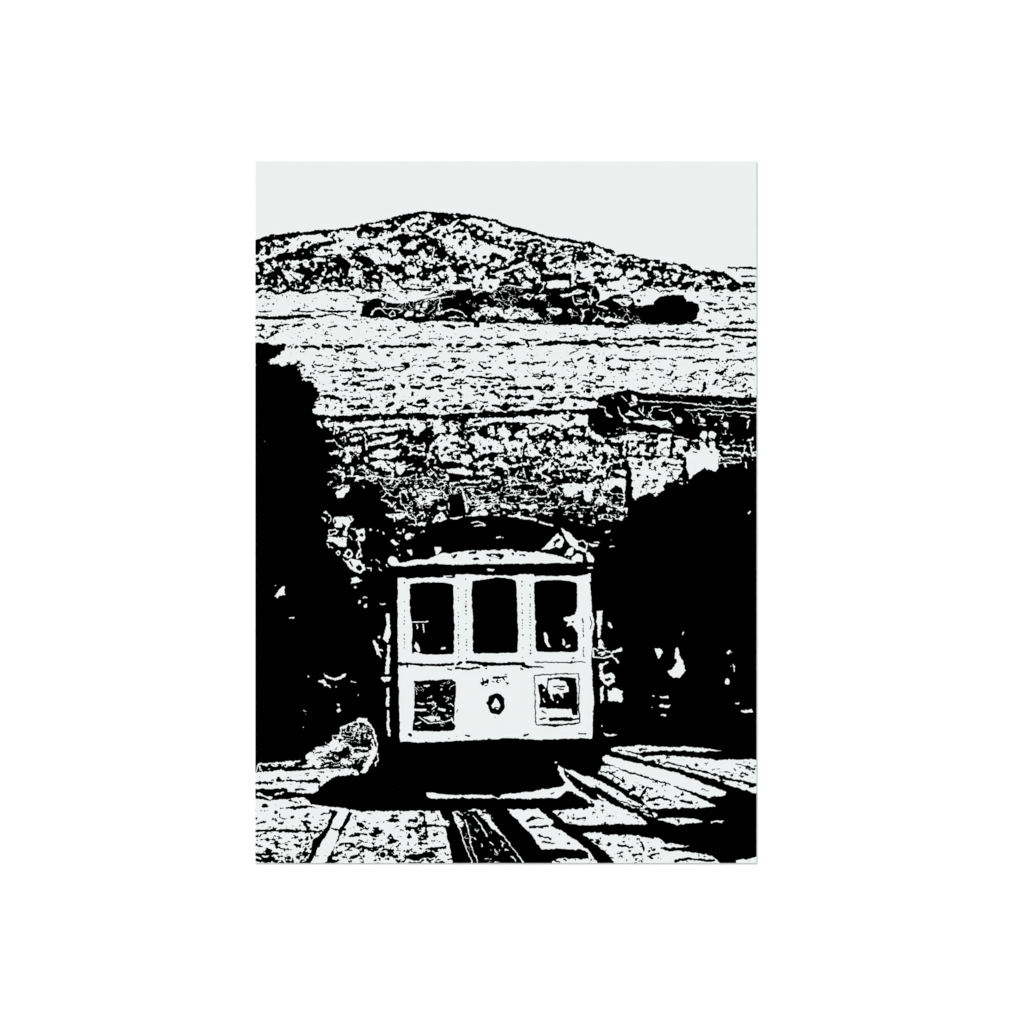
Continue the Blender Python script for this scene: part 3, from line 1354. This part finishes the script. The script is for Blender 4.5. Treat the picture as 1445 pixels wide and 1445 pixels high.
tile(590, 930, LOW, '''
Q -130 568 0 565 150 560 350 550 470 547 480 537 500 547 550 547 570 537 660 537 800 550 1000 542 1204 537 1204 1010 1100 1015 900 1020 620 1024 420 1024 200 1030 0 1030 -130 1030
P -136 0 1170 0 1185 100 1185 535 1000 540 800 548 660 535 570 535 550 545 500 545 480 535 470 545 350 550 150 560 0 565 -122 558 -128 300
K -30 150 100 140 230 135 258 160 258 240 250 290 250 390 245 440 255 460 245 485 100 490 -35 488 -40 460 -25 400 -25 200
w8 40 183 80 180
w14 160 205
w14 90 250
w10 180 255
w8 0 300 40 305
w5 100 290 125 320 90 340
w14 -20 345 50 343
w16 145 340 180 345
W 30 395 80 385 150 390 150 415 90 420
k14 120 410
w5 0 390 70 435 160 430 240 410
w14 200 385
w12 220 350
w6 235 250
k6 270 340 262 360
w8 -15 440 20 430
w8 230 400 240 430
w6 60 300 120 300
w6 220 300 240 320
k5 245 200 250 280
k18 430 165 470 150
k8 440 130 445 150
k12 510 130 550 125 600 120
k14 540 142
k8 600 155 612 165
k6 490 110
k5 590 105 605 103
k8 448 172 436 176
k10 520 120 548 118
k8 530 150 545 160
k8 575 130 590 140
k6 470 135 480 140
k6 560 150 556 142
k8 612 165 604 170
k6 455 180 470 178
k6 505 150 515 158
k8 480 150 472 165
k46 492 302 503 268 538 252 564 272 566 322 545 354 508 345 492 302
Q 458 296 500 262 498 330
W 510 300 530 265 545 285 558 310 545 345 510 335 495 315
k6 530 310
k6 520 335 545 330
k7 522 395
k5 790 110 860 105 1000 98 1090 100 1095 200 1090 340 1100 430 1000 440 940 455 800 445 795 300 790 110
K 810 170 840 165 870 200 880 130 950 120 1070 125 1080 220 1085 380 1050 380 1040 340 820 330 830 270
w14 855 210
W 885 150 920 135 1000 150 1025 190 1020 220 980 230 985 270 960 235 910 240 920 285 900 260 880 200
k8 920 185 1000 185
k8 950 200 990 205
w10 950 290
w8 850 270 860 290
k8 840 350 870 370
k14 830 405 870 400
k26 900 408 1040 408
k10 1050 408 1090 405
k9 830 445 1000 445 1090 435
k14 920 455 950 450
k12 320 515 350 522
k14 720 518 750 512
k8 1090 505 1140 508
k8 210 540
k6 260 522
k20 -60 510 -50 515
k6 0 535
k6 70 535
k20 -130 30 -115 30
k18 -120 36 -60 30 0 37 120 40 240 34
k8 200 68 225 76
k10 -70 38 -72 52
k20 270 35 290 20
k22 330 18 420 28 560 36 640 28 720 34
w8 300 40 310 60
k10 440 44 470 46
k16 255 62 330 66 415 58
k8 460 62 468 64
k22 715 45 750 54
k10 760 54 800 50 850 54
w10 735 20 750 30
k10 700 65 710 70
k5 790 20 1000 22 1140 18
k20 1040 20
k5 210 70 230 75
P 55 903 180 918 300 925 490 922 525 938 550 938 570 920 700 908 900 878 985 860 1000 840 960 780 950 720 985 745 1000 800 1100 900 1204 960 1204 990 1100 930 1040 895 1005 890 980 925 940 945 800 942 530 945 300 942 90 948 60 930
K 500 920 525 938 555 922
k12 905 915 925 905
w14 935 700
P 985 745 1050 755 1130 800 1204 800 1204 890 1100 830 1020 770
K 990 765 1060 800 1150 860 1204 900 1204 930 1130 890 1030 820
w14 1020 795
w10 1110 875
Q 0 1034 1204 1015 1204 1384 0 1384
W 0 1030 145 1030 185 1095 215 1100 215 1130 180 1140 200 1200 245 1384 0 1384
k14 0 1135 80 1130 190 1135
k14 40 1050 60 1200
k18 110 1190 130 1185
K 0 1210 60 1225 0 1235
k14 60 1290 190 1275
k28 0 1340 100 1330
k14 130 1060 140 1090
k22 0 1180
w5 235 1040 280 1150 330 1290 370 1384
w5 320 1090 350 1180 355 1250 405 1384
W 240 1040 300 1090 320 1100 290 1170
k12 260 1050 300 1090
w6 240 1032 270 1034 300 1060
W 390 1025 460 1025 540 1150 590 1215 545 1180 500 1150 450 1090 410 1050
k10 430 1100 470 1110
k12 440 1035 465 1045
k8 480 1150 520 1170
w8 340 1025 390 1022
w5 570 1190 640 1280 715 1384
w5 375 1065 420 1120 470 1200
w5 345 1150 350 1180
w5 405 1165 406 1172
w5 425 1250 430 1275
w5 490 1240 510 1260
w5 520 1290 535 1320
w5 560 1230 575 1250 570 1270
w5 590 1290 610 1300
w5 630 1340 665 1368
w5 380 1212 395 1222
P 605 1022 820 1020 925 1110 900 1130 1000 1180 1110 1260 1204 1330 1204 1360 1120 1290 840 1288 760 1180
K 730 1100 780 1065 870 1085 800 1085 750 1110
k18 760 1140 880 1135
k14 820 1200 900 1220
k14 850 1240 930 1250
k10 960 1190
k10 1010 1250 1030 1250
W 910 1030 1204 1010 1204 1120 1120 1130 1000 1110
k18 1020 1075
k14 1080 1085 1140 1080
k10 1060 1050
W 1120 1185 1204 1175 1204 1260
W 910 1370 960 1355 1180 1355 1204 1370 1204 1384 930 1384
k8 930 1370 960 1375
''')
tile(830, 930, LOW, '''
K 45 0 1140 0 1140 1384 48 1384 48 1010 30 535 42 280
K 0 545 200 545 200 720 60 780 0 760
W 70 50 80 30 140 15 140 25 105 40 95 70 75 75
W 70 110 90 70 110 110 160 95 180 110 175 160 140 180 110 170
k20 120 140 145 130
w6 150 100
W 80 200 105 180 105 270 80 300
P 130 210 165 190 230 215 235 290 200 285 140 285
K 130 205 160 185 165 210 145 220
w14 200 20 190 0
P 600 0 640 0 655 80 625 130 575 125 540 85 570 65 590 40
w12 440 250
w5 436 328
W 480 255 540 250 545 265 490 265
W 480 320 500 305 560 308 540 330
w12 495 382 525 382
w28 943 145 943 155
w6 985 35 990 85
w5 970 45
w8 1000 302 1020 302
W 1035 345 1080 345 1110 330 1115 360 1040 360
W 95 495 120 510 220 510 150 522 110 520
w5 92 455
P 0 0 15 20 25 140 40 280 25 440 20 535 0 540
W 155 600 240 595 350 583 580 600 700 595 920 620 780 630 580 620 400 630 300 640 260 620 400 655 530 655 700 665 900 685 1140 680 1140 915 1050 890 900 830 700 770 500 720 300 660 155 625
Q 310 640 420 622 580 620 780 632 920 625 920 685 700 663 560 653 380 658
k10 260 622 320 640 380 655
k12 530 700 650 730
k14 680 740 780 765 870 785
k18 900 800 1140 855
k8 1010 710 1130 745
k8 1070 740 1100 750
k10 990 740 1000 755
k6 890 765 960 765
k32 1115 855
k6 650 690
k6 730 705
k8 1020 790 1050 795
k8 1115 800
P 95 670 120 650 300 700 600 770 800 850 940 905 920 930 820 935 700 900 500 830 300 765 120 705
k6 770 885 820 890
W 65 785 90 720 180 730 260 765 400 810 520 845 720 925 870 1000 700 1015 430 1015 390 985 300 920 200 850 120 790
K 130 705 160 760 140 740
k14 150 770 190 800 240 830
k24 280 890 310 885
k12 350 940 400 870 440 880
k10 230 800 240 830
K 60 820 150 840 250 890 330 920 390 980 300 960 230 890 120 850
w24 290 915
k14 400 965 480 935 560 960
k22 630 960 700 975
k10 590 930
k14 180 800
k8 350 855
k8 520 890
k8 740 970
k12 580 970
W -10 790 60 820 180 880 300 960 400 1000 380 1020 290 1010 220 970 130 910 0 830
k6 20 870 150 930 310 1000
K 0 880 80 920 200 980 330 1030 430 1090 400 1100 300 1050 150 980 0 920
w10 60 920 120 960
W 0 950 100 960 220 1010 340 1060 410 1110 350 1125 200 1120 0 1130
k30 -10 985 30 990
k14 85 990 100 992
k18 60 1070
k8 120 1070
k6 50 1045
w20 440 1045 460 1060
w8 360 1025 400 1040
w8 380 1050 430 1070
W 470 1085 560 1075 640 1080 750 1090 770 1100 740 1115 600 1125 540 1110
W 830 1095 860 1110 900 1100 840 1115
w10 860 1105 915 1103
W 0 1180 80 1180 120 1195 280 1195 400 1210 480 1215 520 1245 700 1268 640 1280 520 1275 490 1290 530 1300 700 1310 840 1335 920 1384 200 1384 110 1300 0 1220
k14 200 1260 300 1280
k16 300 1330 360 1320
k14 430 1330 480 1320
k20 590 1370 680 1355 850 1370
k12 140 1250
k14 80 1215
k12 360 1240 380 1300
k10 240 1240
k10 420 1210 450 1215
k8 330 1250
Q 0 1230 100 1310 200 1384 90 1384 0 1300
W 0 1300 80 1384 0 1384
k12 20 1360
W 1000 1370 1060 1355 1140 1345 1140 1384 1000 1384
''')

X0, X1, Y0, Y1 = 360.7, 1067.2, 228.0, 1217.4        # the sheet, in sheet units
STEP = 0.6
NX = int(round((X1 - X0) / STEP)) + 1
NY = int(round((Y1 - Y0) / STEP)) + 1
GX = np.linspace(X0, X1, NX)
GY = np.linspace(Y0, Y1, NY)
rng = np.random.default_rng(7)

def fill_poly(pts):
    """rows, cols slices and boolean mask of the grid nodes inside a polygon"""
    p = np.asarray(pts, float)
    i0, i1 = np.searchsorted(GX, [p[:, 0].min(), p[:, 0].max()])
    j0, j1 = np.searchsorted(GY, [p[:, 1].min(), p[:, 1].max()])
    i0 = max(i0 - 1, 0); j0 = max(j0 - 1, 0); i1 = min(i1 + 1, NX); j1 = min(j1 + 1, NY)
    if i1 <= i0 or j1 <= j0:
        return None
    x = GX[i0:i1][None, :]; y = GY[j0:j1][:, None]
    m = np.zeros((j1 - j0, i1 - i0), bool)
    q = np.roll(p, -1, 0)
    for (ax, ay), (bx, by) in zip(p, q):
        if ay == by:
            continue
        c = (ay > y) != (by > y)
        m ^= c & (x < (bx - ax) * (y - ay) / (by - ay) + ax)
    return (slice(j0, j1), slice(i0, i1)), m

def fill_line(pts, w):
    p = np.asarray(pts, float)
    r = w / 2
    lo = p.min(0) - r - 1; hi = p.max(0) + r + 1
    i0, i1 = np.searchsorted(GX, [lo[0], hi[0]]); j0, j1 = np.searchsorted(GY, [lo[1], hi[1]])
    if i1 <= i0 or j1 <= j0:
        return None
    x = GX[i0:i1][None, :]; y = GY[j0:j1][:, None]
    d = np.full((j1 - j0, i1 - i0), 1e9)
    if len(p) == 1:
        d = np.hypot(x - p[0, 0], y - p[0, 1])
    for a, b in zip(p[:-1], p[1:]):
        v = b - a; L = max(v @ v, 1e-9)
        t = np.clip(((x - a[0]) * v[0] + (y - a[1]) * v[1]) / L, 0, 1)
        d = np.minimum(d, np.hypot(x - a[0] - t * v[0], y - a[1] - t * v[1]))
    return (slice(j0, j1), slice(i0, i1)), d < r

_fy = np.fft.fftfreq(NY)[:, None]; _fx = np.fft.rfftfreq(NX)[None, :]
def soften(a, sx, sy):
    k = np.exp(-2 * np.pi ** 2 * ((sx / STEP * _fx) ** 2 + (sy / STEP * _fy) ** 2))
    return np.fft.irfft2(np.fft.rfft2(a) * k, s=(NY, NX))
def grain(sx, sy):
    n = soften(rng.standard_normal((NY, NX)), sx, sy)
    return n / n.std()

def area(pts, val, arr):
    r = fill_poly(pts)
    if r is not None:
        arr[r[0]][r[1]] = val

# zones of the picture (sheet units)
P_SKY = [(300, 200), (1100, 200), (1100, 400), (300, 400)]
RIDGE = [(350, 345), (361, 341), (376, 333), (386, 330.5), (437, 326), (471, 324), (502, 319.5), (533, 312), (563, 305), (592, 299.5),
         (623, 302), (668, 304.5), (694, 310.5), (711, 318), (740, 326), (768, 334), (789, 338), (805, 337), (831, 343), (852, 352),
         (865, 355), (873, 359), (892, 359.5), (920, 368), (958, 372), (976, 381), (1006, 381), (1028, 390), (1047, 403)]
P_HILL = RIDGE + [(1067, 405), (1075, 413), (1000, 411), (930, 411), (850, 408), (800, 408), (700, 408), (620, 411), (520, 411), (350, 416)]
P_BAY = [(300, 408), (1100, 408), (1100, 560), (840, 580), (700, 582), (440, 590), (300, 590)]
P_ISLAND = [(510, 447), (513, 425), (533, 421), (553, 429), (590, 425), (600, 418), (628, 410), (660, 409), (690, 412), (715, 402), (790, 406), (840, 400),
            (852, 420), (885, 414), (897, 430), (922, 430), (930, 420), (944, 416), (965, 417), (969, 426), (978, 425), (987, 436), (982, 450), (972, 457),
            (880, 458), (873, 464), (850, 458), (690, 456), (590, 452)]
P_PIER = [(830, 578), (848, 560), (886, 549), (905, 555), (1075, 562), (1075, 612), (1000, 625), (940, 612), (880, 608), (845, 606), (832, 590)]
P_TOWN = [(450, 590), (830, 580), (832, 592), (850, 607), (940, 612), (1000, 625), (1075, 615), (1075, 650), (1015, 655), (960, 690), (890, 706),
          (885, 735), (830, 745), (780, 730), (690, 728), (620, 735), (560, 780), (530, 850), (515, 850), (470, 770), (455, 700), (470, 640)]
P_LEFT = [(350, 486), (372, 484), (385, 486), (404, 486), (395, 500), (380, 512), (420, 520), (430, 540), (448, 560), (440, 580), (448, 600),
          (465, 610), (470, 650), (460, 700), (470, 790), (495, 830), (535, 870), (552, 880), (552, 1040), (530, 1050), (515, 1012), (495, 1018),
          (455, 1050), (425, 1073), (350, 1082)]
P_RIGHT = [(885, 740), (892, 708), (940, 700), (965, 690), (990, 672), (1000, 680), (1040, 668), (1075, 640), (1075, 1072), (1000, 1062), (900, 1052),
           (850, 1046), (838, 1000), (838, 800), (860, 760)]
P_STREET = [(350, 1078), (430, 1072), (455, 1050), (500, 1015), (520, 1010), (532, 1040), (560, 1050), (845, 1045), (900, 1050), (1075, 1072), (1075, 1230), (350, 1230)]
P_CAR = [(552, 790), (556, 782), (585, 770), (600, 748), (640, 732), (690, 726), (750, 730), (790, 745), (815, 765), (836, 790), (840, 815),
         (842, 1000), (842, 1050), (850, 1080), (795, 1075), (798, 1120), (780, 1126), (605, 1127), (590, 1120), (560, 1095), (548, 1050), (545, 870)]
P_FRONT = [(562, 812), (834, 808), (838, 900), (836, 1042), (564, 1047)]

HEAP = [(435, 1072), (440, 1058), (455, 1050), (480, 1030), (500, 1018), (522, 1024), (528, 1048), (508, 1086), (480, 1082)]
SHORE = [(888, 648), (962, 648), (962, 660), (950, 682), (935, 690), (920, 696), (895, 703)]
LOWTOWN = [(500, 660), (560, 672), (640, 680), (760, 680), (890, 690), (888, 730), (820, 728), (690, 722), (640, 725), (590, 745), (560, 735), (530, 690)]
ISLE_E = [(905, 434), (925, 430), (930, 418), (970, 414), (990, 436), (980, 455), (905, 456)]
HEADSIGN = [(583, 958), (640, 957), (646, 965), (645, 1020), (645, 1033), (583, 1034)]
ADVERT = [(752, 951), (819, 949), (820, 1000), (820, 1024), (790, 1026), (754, 1024)]
FRINGE = [(361, 478), (410, 478), (440, 500), (462, 560), (462, 584), (430, 584), (415, 540), (400, 525), (361, 525)]
CORNICE = [(635, 777), (700, 774), (748, 778), (748, 788), (700, 794), (665, 792), (635, 788)]
ISLE_S = [(590, 432), (690, 431), (760, 436), (770, 452), (660, 454), (590, 450)]
SLOPE = [(455, 690), (540, 690), (560, 760), (550, 880), (500, 850), (440, 760)]
SLOT = [(640, 1145), (690, 1145), (740, 1217), (665, 1217)]
B = np.full((NY, NX), -1.4)                 # what the sheet shows: + is ink
A = np.zeros((NY, NX))                      # how much grain breaks it up
ZW = np.zeros((NY, NX), bool)               # water grain
area(P_HILL, 0.18, B)
area(P_BAY, -1.0, B)
for pl in (P_TOWN, P_PIER, P_LEFT, P_RIGHT, P_CAR, P_ISLAND):
    area(pl, 1.4, B)
area(P_STREET, -0.5, B)
CL = np.zeros((NY, NX))                     # clean shapes take no grain
def paint(text, ox, oy, s):
    for ln in text.strip().splitlines():
        c, *v = ln.split()
        v = np.array([float(t) for t in v]).reshape(-1, 2) / s + [ox, oy]
        if c in 'KWNPQ':
            v[:, 0] += np.where(v[:, 0] > 1065.5, 5, 0) - np.where(v[:, 0] < 362, 5, 0)
            v[:, 1] += np.where(v[:, 1] > 1215.5, 5, 0)
            r = fill_poly(v)
            val = {'K': 1.3, 'W': -1.3, 'N': 0.05, 'P': -1.3, 'Q': 1.3}[c]
            if r is not None:
                CL[r[0]][r[1]] = 1.0 if c in 'PQ' else np.minimum(CL[r[0]][r[1]], .8 if c == 'K' else 0)
        elif c[0] == 'd':
            a, b = v
            n = 26
            for t in range(n):
                if rng.random() < .6:
                    p = a + (b - a) * (t + rng.random() * .5) / n
                    q = p + [0, rng.uniform(.3, 1.6)]
                    r = fill_line([p, q], rng.uniform(1.2, 1.7))
                    if r: B[r[0]][r[1]] = 2.2
            continue
        else:
            w = float(c[1:]) / s
            thin = w < 2.2
            r = fill_line(v, max(w, 1.25))
            val = (2.2 if thin else 1.3) * (1 if c[0] == 'k' else -1)
        if r is not None:
            B[r[0]][r[1]] = val
for ox, oy, s, text in TRACES:
    paint(text, ox, oy, s)
inside = np.zeros((NY, NX), bool)

_b = soften(B, 2.4, 2.4)
_m = np.zeros((NY, NX), bool); area(FRINGE, True, _m)
B = np.where(_m, _b, B)
# grain strength and softness of the drawing by zone
SF = np.ones((NY, NX))
for pl, a_, s_ in ((P_BAY, .45, .66), (P_HILL, .52, .50), (P_TOWN, .60, .60), (P_PIER, .22, .95), (P_ISLAND, .26, .9), (P_STREET, .55, .56),
                   (P_LEFT, .30, .9), (P_RIGHT, .14, 1), (P_CAR, .22, 1), (P_FRONT, .12, 1)):
    area(pl, a_, A); area(pl, s_, SF)
for pl, a_, s_ in ((HEAP, .45, .7), (SHORE, .50, .56), (SLOPE, .24, .9), (ISLE_E, .05, 1), (FRINGE, .55, 1), (CORNICE, .5, .8), (ADVERT, .32, .9), (HEADSIGN, .2, .9), (ISLE_S, .6, .42)):
    area(pl, a_, A); area(pl, s_, SF)
SOLID = np.zeros((NY, NX))
for pl in (P_BAY, P_STREET, P_ISLAND):
    area(pl, 1, SOLID)
area(P_HILL, .35, SOLID); area(HEAP, 0, SOLID)
SF = np.where(B > .5, SF + (1 - SF) * SOLID, SF)
A *= np.where(B > .5, 1 - .35 * SOLID, 1)
B += np.clip((GY[:, None] - 1150) / 50, 0, 1) * np.clip((650 - GX[None, :]) / 30, 0, 1) * 1.12
for pl, b_ in ((P_HILL, .10), (HEAP, .45), (LOWTOWN, .22), (P_TOWN, .08)):
    _m = np.zeros((NY, NX), bool); area(pl, True, _m); B[_m & (CL < .9)] += b_
LOWBAY = np.zeros((NY, NX)); area(P_BAY, 1, LOWBAY); area(P_ISLAND, 0, LOWBAY)
B += LOWBAY * np.clip((GY[:, None] - 505) / 60, 0, 1) * .16
B += LOWBAY * np.clip((GY[:, None] - 462) / 20, 0, 1) * .06
for pl in (FRINGE, CORNICE, ADVERT, HEAP):
    area(pl, 0, CL)
CLS = soften(CL, .6, .6)
A = soften(A, 1.2, 1.2) * (1 - .85 * CLS); SF = np.clip(soften(SF, .8, .8) + .5 * CLS, 0, 1)
W1 = np.zeros((NY, NX)); area(P_BAY, 1, W1); area(P_STREET, 1, W1); area(P_ISLAND, 0, W1); area(HEAP, 0, W1)
g_iso = .74 * grain(1.9, 1.6) + .60 * grain(.95, .9) + .25 * grain(.6, .6)
g_hor = .70 * grain(3.4, 1.0) + .62 * grain(1.15, .75) + .38 * grain(.65, .6)
g_str = .70 * grain(2.8, 1.25) + .60 * grain(1.2, .85) + .32 * grain(.65, .6)
G = np.where(W1 > .5, np.where(GY[:, None] > 900, g_str, g_hor), g_iso)
F = soften(B * SF, .38, .38) + A * G
# fine white outlines inside the dark passages
n1 = grain(2.0, 1.6); n2 = grain(5, 4); gy_, gx_ = np.gradient(n1, STEP)
line = np.abs(n1 - .35) / np.hypot(gx_, gy_).clip(.05) < .5
for pl, lim in ((P_ISLAND, .55), (LOWTOWN, .25), (HEAP, -.2), (P_PIER, 1.1), (SLOT, .6), (HEADSIGN, .5)):
    z = np.zeros((NY, NX), bool); area(pl, True, z)
    area(ISLE_E, False, z)
    F[z & line & (n2 > lim) & ((CL < .9) | (pl is HEADSIGN) | (pl is SLOT)) & (F > .1)] = -.55

# ragged edges: look the picture up through a small wobble
wx = .5 * grain(2.2, 2.2) + .5 * grain(.9, .9); wy = .5 * grain(2.2, 2.2) + .5 * grain(.9, .9)
AMP = np.full((NY, NX), .8); area(P_CAR, .55, AMP); area(P_FRONT, .45, AMP)
AMP = soften(AMP, 2, 2)
jj, ii = np.mgrid[0:NY, 0:NX].astype(float)
u = np.clip(ii + wx * AMP / STEP, 0, NX - 1.001); v = np.clip(jj + wy * AMP / STEP, 0, NY - 1.001)
iu = u.astype(int); iv = v.astype(int); fu = u - iu; fv = v - iv
F = (F[iv, iu] * (1 - fu) * (1 - fv) + F[iv, iu + 1] * fu * (1 - fv) + F[iv + 1, iu] * (1 - fu) * fv + F[iv + 1, iu + 1] * fu * fv)
F[np.abs(F) < 1e-4] = 1e-4

# ------------------------------------------------------------------ the print hung on the wall
THICK = 0.0022
CX, CY = (X0 + X1) / 2, (Y0 + Y1) / 2
wx_, wz_ = (CX - 722.5) * PX, MID - (CY - 722.5) * PX
hw, hh = (X1 - X0) / 2 * PX, (Y1 - Y0) / 2 * PX
art = link('art_print', slab(-hw - .0003, hw + .0003, -THICK, 0, -hh - .0003, hh + .0003, .0003), [M_EDGE], None, (wx_, -.0002, wz_))
art['label'] = 'unframed black and white print of a cable car above a bay on white wall'
art['category'] = 'art print'
FACE = -THICK - .00012

# zones of the printed picture become the parts of the print; later ones win
HOUSE = [(966, 638), (985, 630), (985, 607), (1012, 607), (1012, 630), (1016, 640), (1014, 660), (1008, 668), (990, 658), (972, 678), (966, 655)]
PERSON_R = [(841, 862), (852, 860), (868, 880), (868, 905), (882, 912), (880, 940), (872, 965), (880, 975), (880, 993), (845, 995), (843, 930)]
PERSON_L = [(524, 902), (545, 895), (547, 880), (552, 880), (552, 915), (545, 935), (530, 930)]
DOME = [(545, 782), (580, 760), (615, 738), (660, 728), (700, 726), (745, 730), (785, 742), (812, 757), (838, 783), (840, 795), (700, 799), (560, 800), (546, 797)]
LAMP = [(684, 988), (692, 980), (706, 977), (713, 981), (714, 1000), (706, 1009), (695, 1007), (686, 998)]
BUMPER = [(600, 1114), (650, 1120), (700, 1119), (780, 1106), (794, 1098), (786, 1080), (792, 1078), (802, 1105), (790, 1124), (700, 1128), (608, 1128)]
WIN_A = [(577, 828), (582, 822), (615, 820), (638, 823), (642, 832), (643, 915), (638, 926), (600, 926), (580, 925), (578, 870)]
WIN_B = [(665, 819), (690, 815), (700, 813), (722, 816), (730, 821), (733, 890), (732, 922), (666, 923)]
WIN_C = [(752, 822), (780, 817), (804, 818), (816, 824), (816, 868), (812, 885), (817, 892), (817, 922), (755, 922), (755, 870)]
zones = [  # name, outline, parent index, label
    ('sky', P_SKY, None, None),
    ('hill', P_HILL, None, 'speckled hill ridge across the bay'),
    ('bay_water', P_BAY, None, None),
    ('island', P_ISLAND, None, 'dark low island in the bay'),
    ('waterfront', P_TOWN, None, None),
    ('pier', P_PIER, None, 'long dark pier shed'),
    ('house', HOUSE, None, 'white house with two round chimney tops'),
    ('tree_silhouette', P_LEFT, None, 'solid black tree mass at the left edge'),
    ('tree_silhouette', P_RIGHT, None, 'solid black tree mass at the right edge'),
    ('street', P_STREET, None, 'street with cable rails and stripes of shade'),
    ('cable_car', P_CAR, None, 'cable car seen head on'),
    ('person', PERSON_R, None, 'figure standing on the running board, right side'),
    ('person', PERSON_L, None, 'arm of a figure holding on, left side'),
    ('roof', DOME, 10, None),
    ('window', WIN_A, 10, None),
    ('window', WIN_B, 10, None),
    ('window', WIN_C, 10, None),
    ('sign_panel', HEADSIGN, 10, 'dark sign panel left of the lamp'),
    ('sign_panel', ADVERT, 10, 'framed picture panel right of the lamp'),
    ('headlamp', LAMP, 10, None),
    ('bumper', BUMPER, 10, None),
]
ident = np.zeros((NY, NX), int)
for k, z in enumerate(zones):
    area(z[1], k, ident)
ident = ident[:-1, :-1]

# contour the picture: every grid cell is all ink, all paper, or split along the zero line
XS = (GX - CX) * PX
ZS = (CY - GY) * PX
ink = F > 0
code = (ink[:-1, :-1] * 1 + ink[:-1, 1:] * 2 + ink[1:, 1:] * 4 + ink[1:, :-1] * 8)
full = (code == 0) | (code == 15)
verts = {k: [] for k in range(len(zones))}     # per zone: list of (n, c, 3) arrays with their material
def put(k, pts, mat):
    verts[k].append((pts, mat))

key = np.where(full, ident * 2 + (code == 15), -1)
rects = []
live = {}
for j in range(NY - 1):
    row = key[j]
    cut = np.flatnonzero(np.diff(row)) + 1
    st = np.concatenate([[0], cut])
    en = np.concatenate([cut, [NX - 1]])
    now = {}
    for a, b in zip(st.tolist(), en.tolist()):
        kk = int(row[a])
        if kk >= 0:
            t = (a, b, kk)
            now[t] = live.pop(t, j)
    for (a, b, kk), j0 in live.items():
        rects.append((a, b, j0, j, kk))
    live = now
for (a, b, kk), j0 in live.items():
    rects.append((a, b, j0, NY - 1, kk))
rects = np.array(rects)
for kk in np.unique(rects[:, 4]):
    r = rects[rects[:, 4] == kk]
    x0, x1, z0, z1 = XS[r[:, 0]], XS[r[:, 1]], ZS[r[:, 2]], ZS[r[:, 3]]
    q = np.stack([np.stack([x0, z1], 1), np.stack([x1, z1], 1), np.stack([x1, z0], 1), np.stack([x0, z0], 1)], 1)
    put(int(kk) // 2, q, int(kk) % 2)

CJ, CI = np.nonzero(~full)
CC = code[CJ, CI]
CK = ident[CJ, CI]
f4 = np.stack([F[CJ, CI], F[CJ, CI + 1], F[CJ + 1, CI + 1], F[CJ + 1, CI]], 1)
cx4 = np.stack([XS[CI], XS[CI + 1], XS[CI + 1], XS[CI]], 1)
cz4 = np.stack([ZS[CJ], ZS[CJ], ZS[CJ + 1], ZS[CJ + 1]], 1)
corner = np.stack([cx4, cz4], 2)                              # n, 4, 2 going clockwise from the upper left
nxt = np.roll(corner, -1, 1)
fn = np.roll(f4, -1, 1)
with np.errstate(divide='ignore', invalid='ignore'):
    t = np.where((f4 > 0) != (fn > 0), f4 / (f4 - fn), .5)
cross = corner + (nxt - corner) * t[..., None]
for c in range(1, 15):
    sel = CC == c
    if not sel.any():
        continue
    bits = [(c >> b) & 1 for b in range(4)]
    for mat in (1, 0):
        loops = []
        if c in (5, 10) and mat == 0:                         # the two paper corners of a saddle
            for b in range(4):
                if bits[b] == 0:
                    loops.append([('x', (b - 1) % 4), ('c', b), ('x', b)])
        else:
            lp = []
            for b in range(4):
                if bits[b] == mat:
                    lp.append(('c', b))
                if bits[b] != bits[(b + 1) % 4]:
                    lp.append(('x', b))
            loops.append(lp)
        for lp in loops:
            pts = np.stack([(corner if w == 'c' else cross)[sel][:, b] for w, b in lp], 1)[:, ::-1]
            ks = CK[sel]
            for k in np.unique(ks):
                put(int(k), pts[ks == k], mat)

objs = []
for k, (name, outline, par, label) in enumerate(zones):
    co, starts, totals, mats = [], [], [], []
    n = 0
    for pts, mat in verts[k]:
        m, c, _ = pts.shape
        co.append(pts.reshape(-1, 2))
        starts.append(n + np.arange(m) * c)
        totals.append(np.full(m, c))
        mats.append(np.full(m, mat))
        n += m * c
    co = np.concatenate(co)
    xyz = np.zeros((n, 3), np.float32)
    xyz[:, 0] = co[:, 0]
    xyz[:, 1] = FACE
    xyz[:, 2] = co[:, 1]
    me = bpy.data.meshes.new(name)
    me.vertices.add(n)
    me.vertices.foreach_set('co', xyz.ravel())
    me.loops.add(n)
    me.loops.foreach_set('vertex_index', np.arange(n, dtype=np.int32))
    starts = np.concatenate(starts).astype(np.int32)
    me.polygons.add(len(starts))
    me.polygons.foreach_set('loop_start', starts)
    me.polygons.foreach_set('loop_total', np.concatenate(totals).astype(np.int32))
    me.materials.append(M_PAPER)
    me.materials.append(M_INK)
    me.polygons.foreach_set('material_index', np.concatenate(mats).astype(np.int32))
    me.update(calc_edges=True)
    me.validate()
    o = bpy.data.objects.new(name, me)
    C.objects.link(o)
    o.parent = art if par is None else objs[par]
    if label:
        o['label'] = label
    objs.append(o)
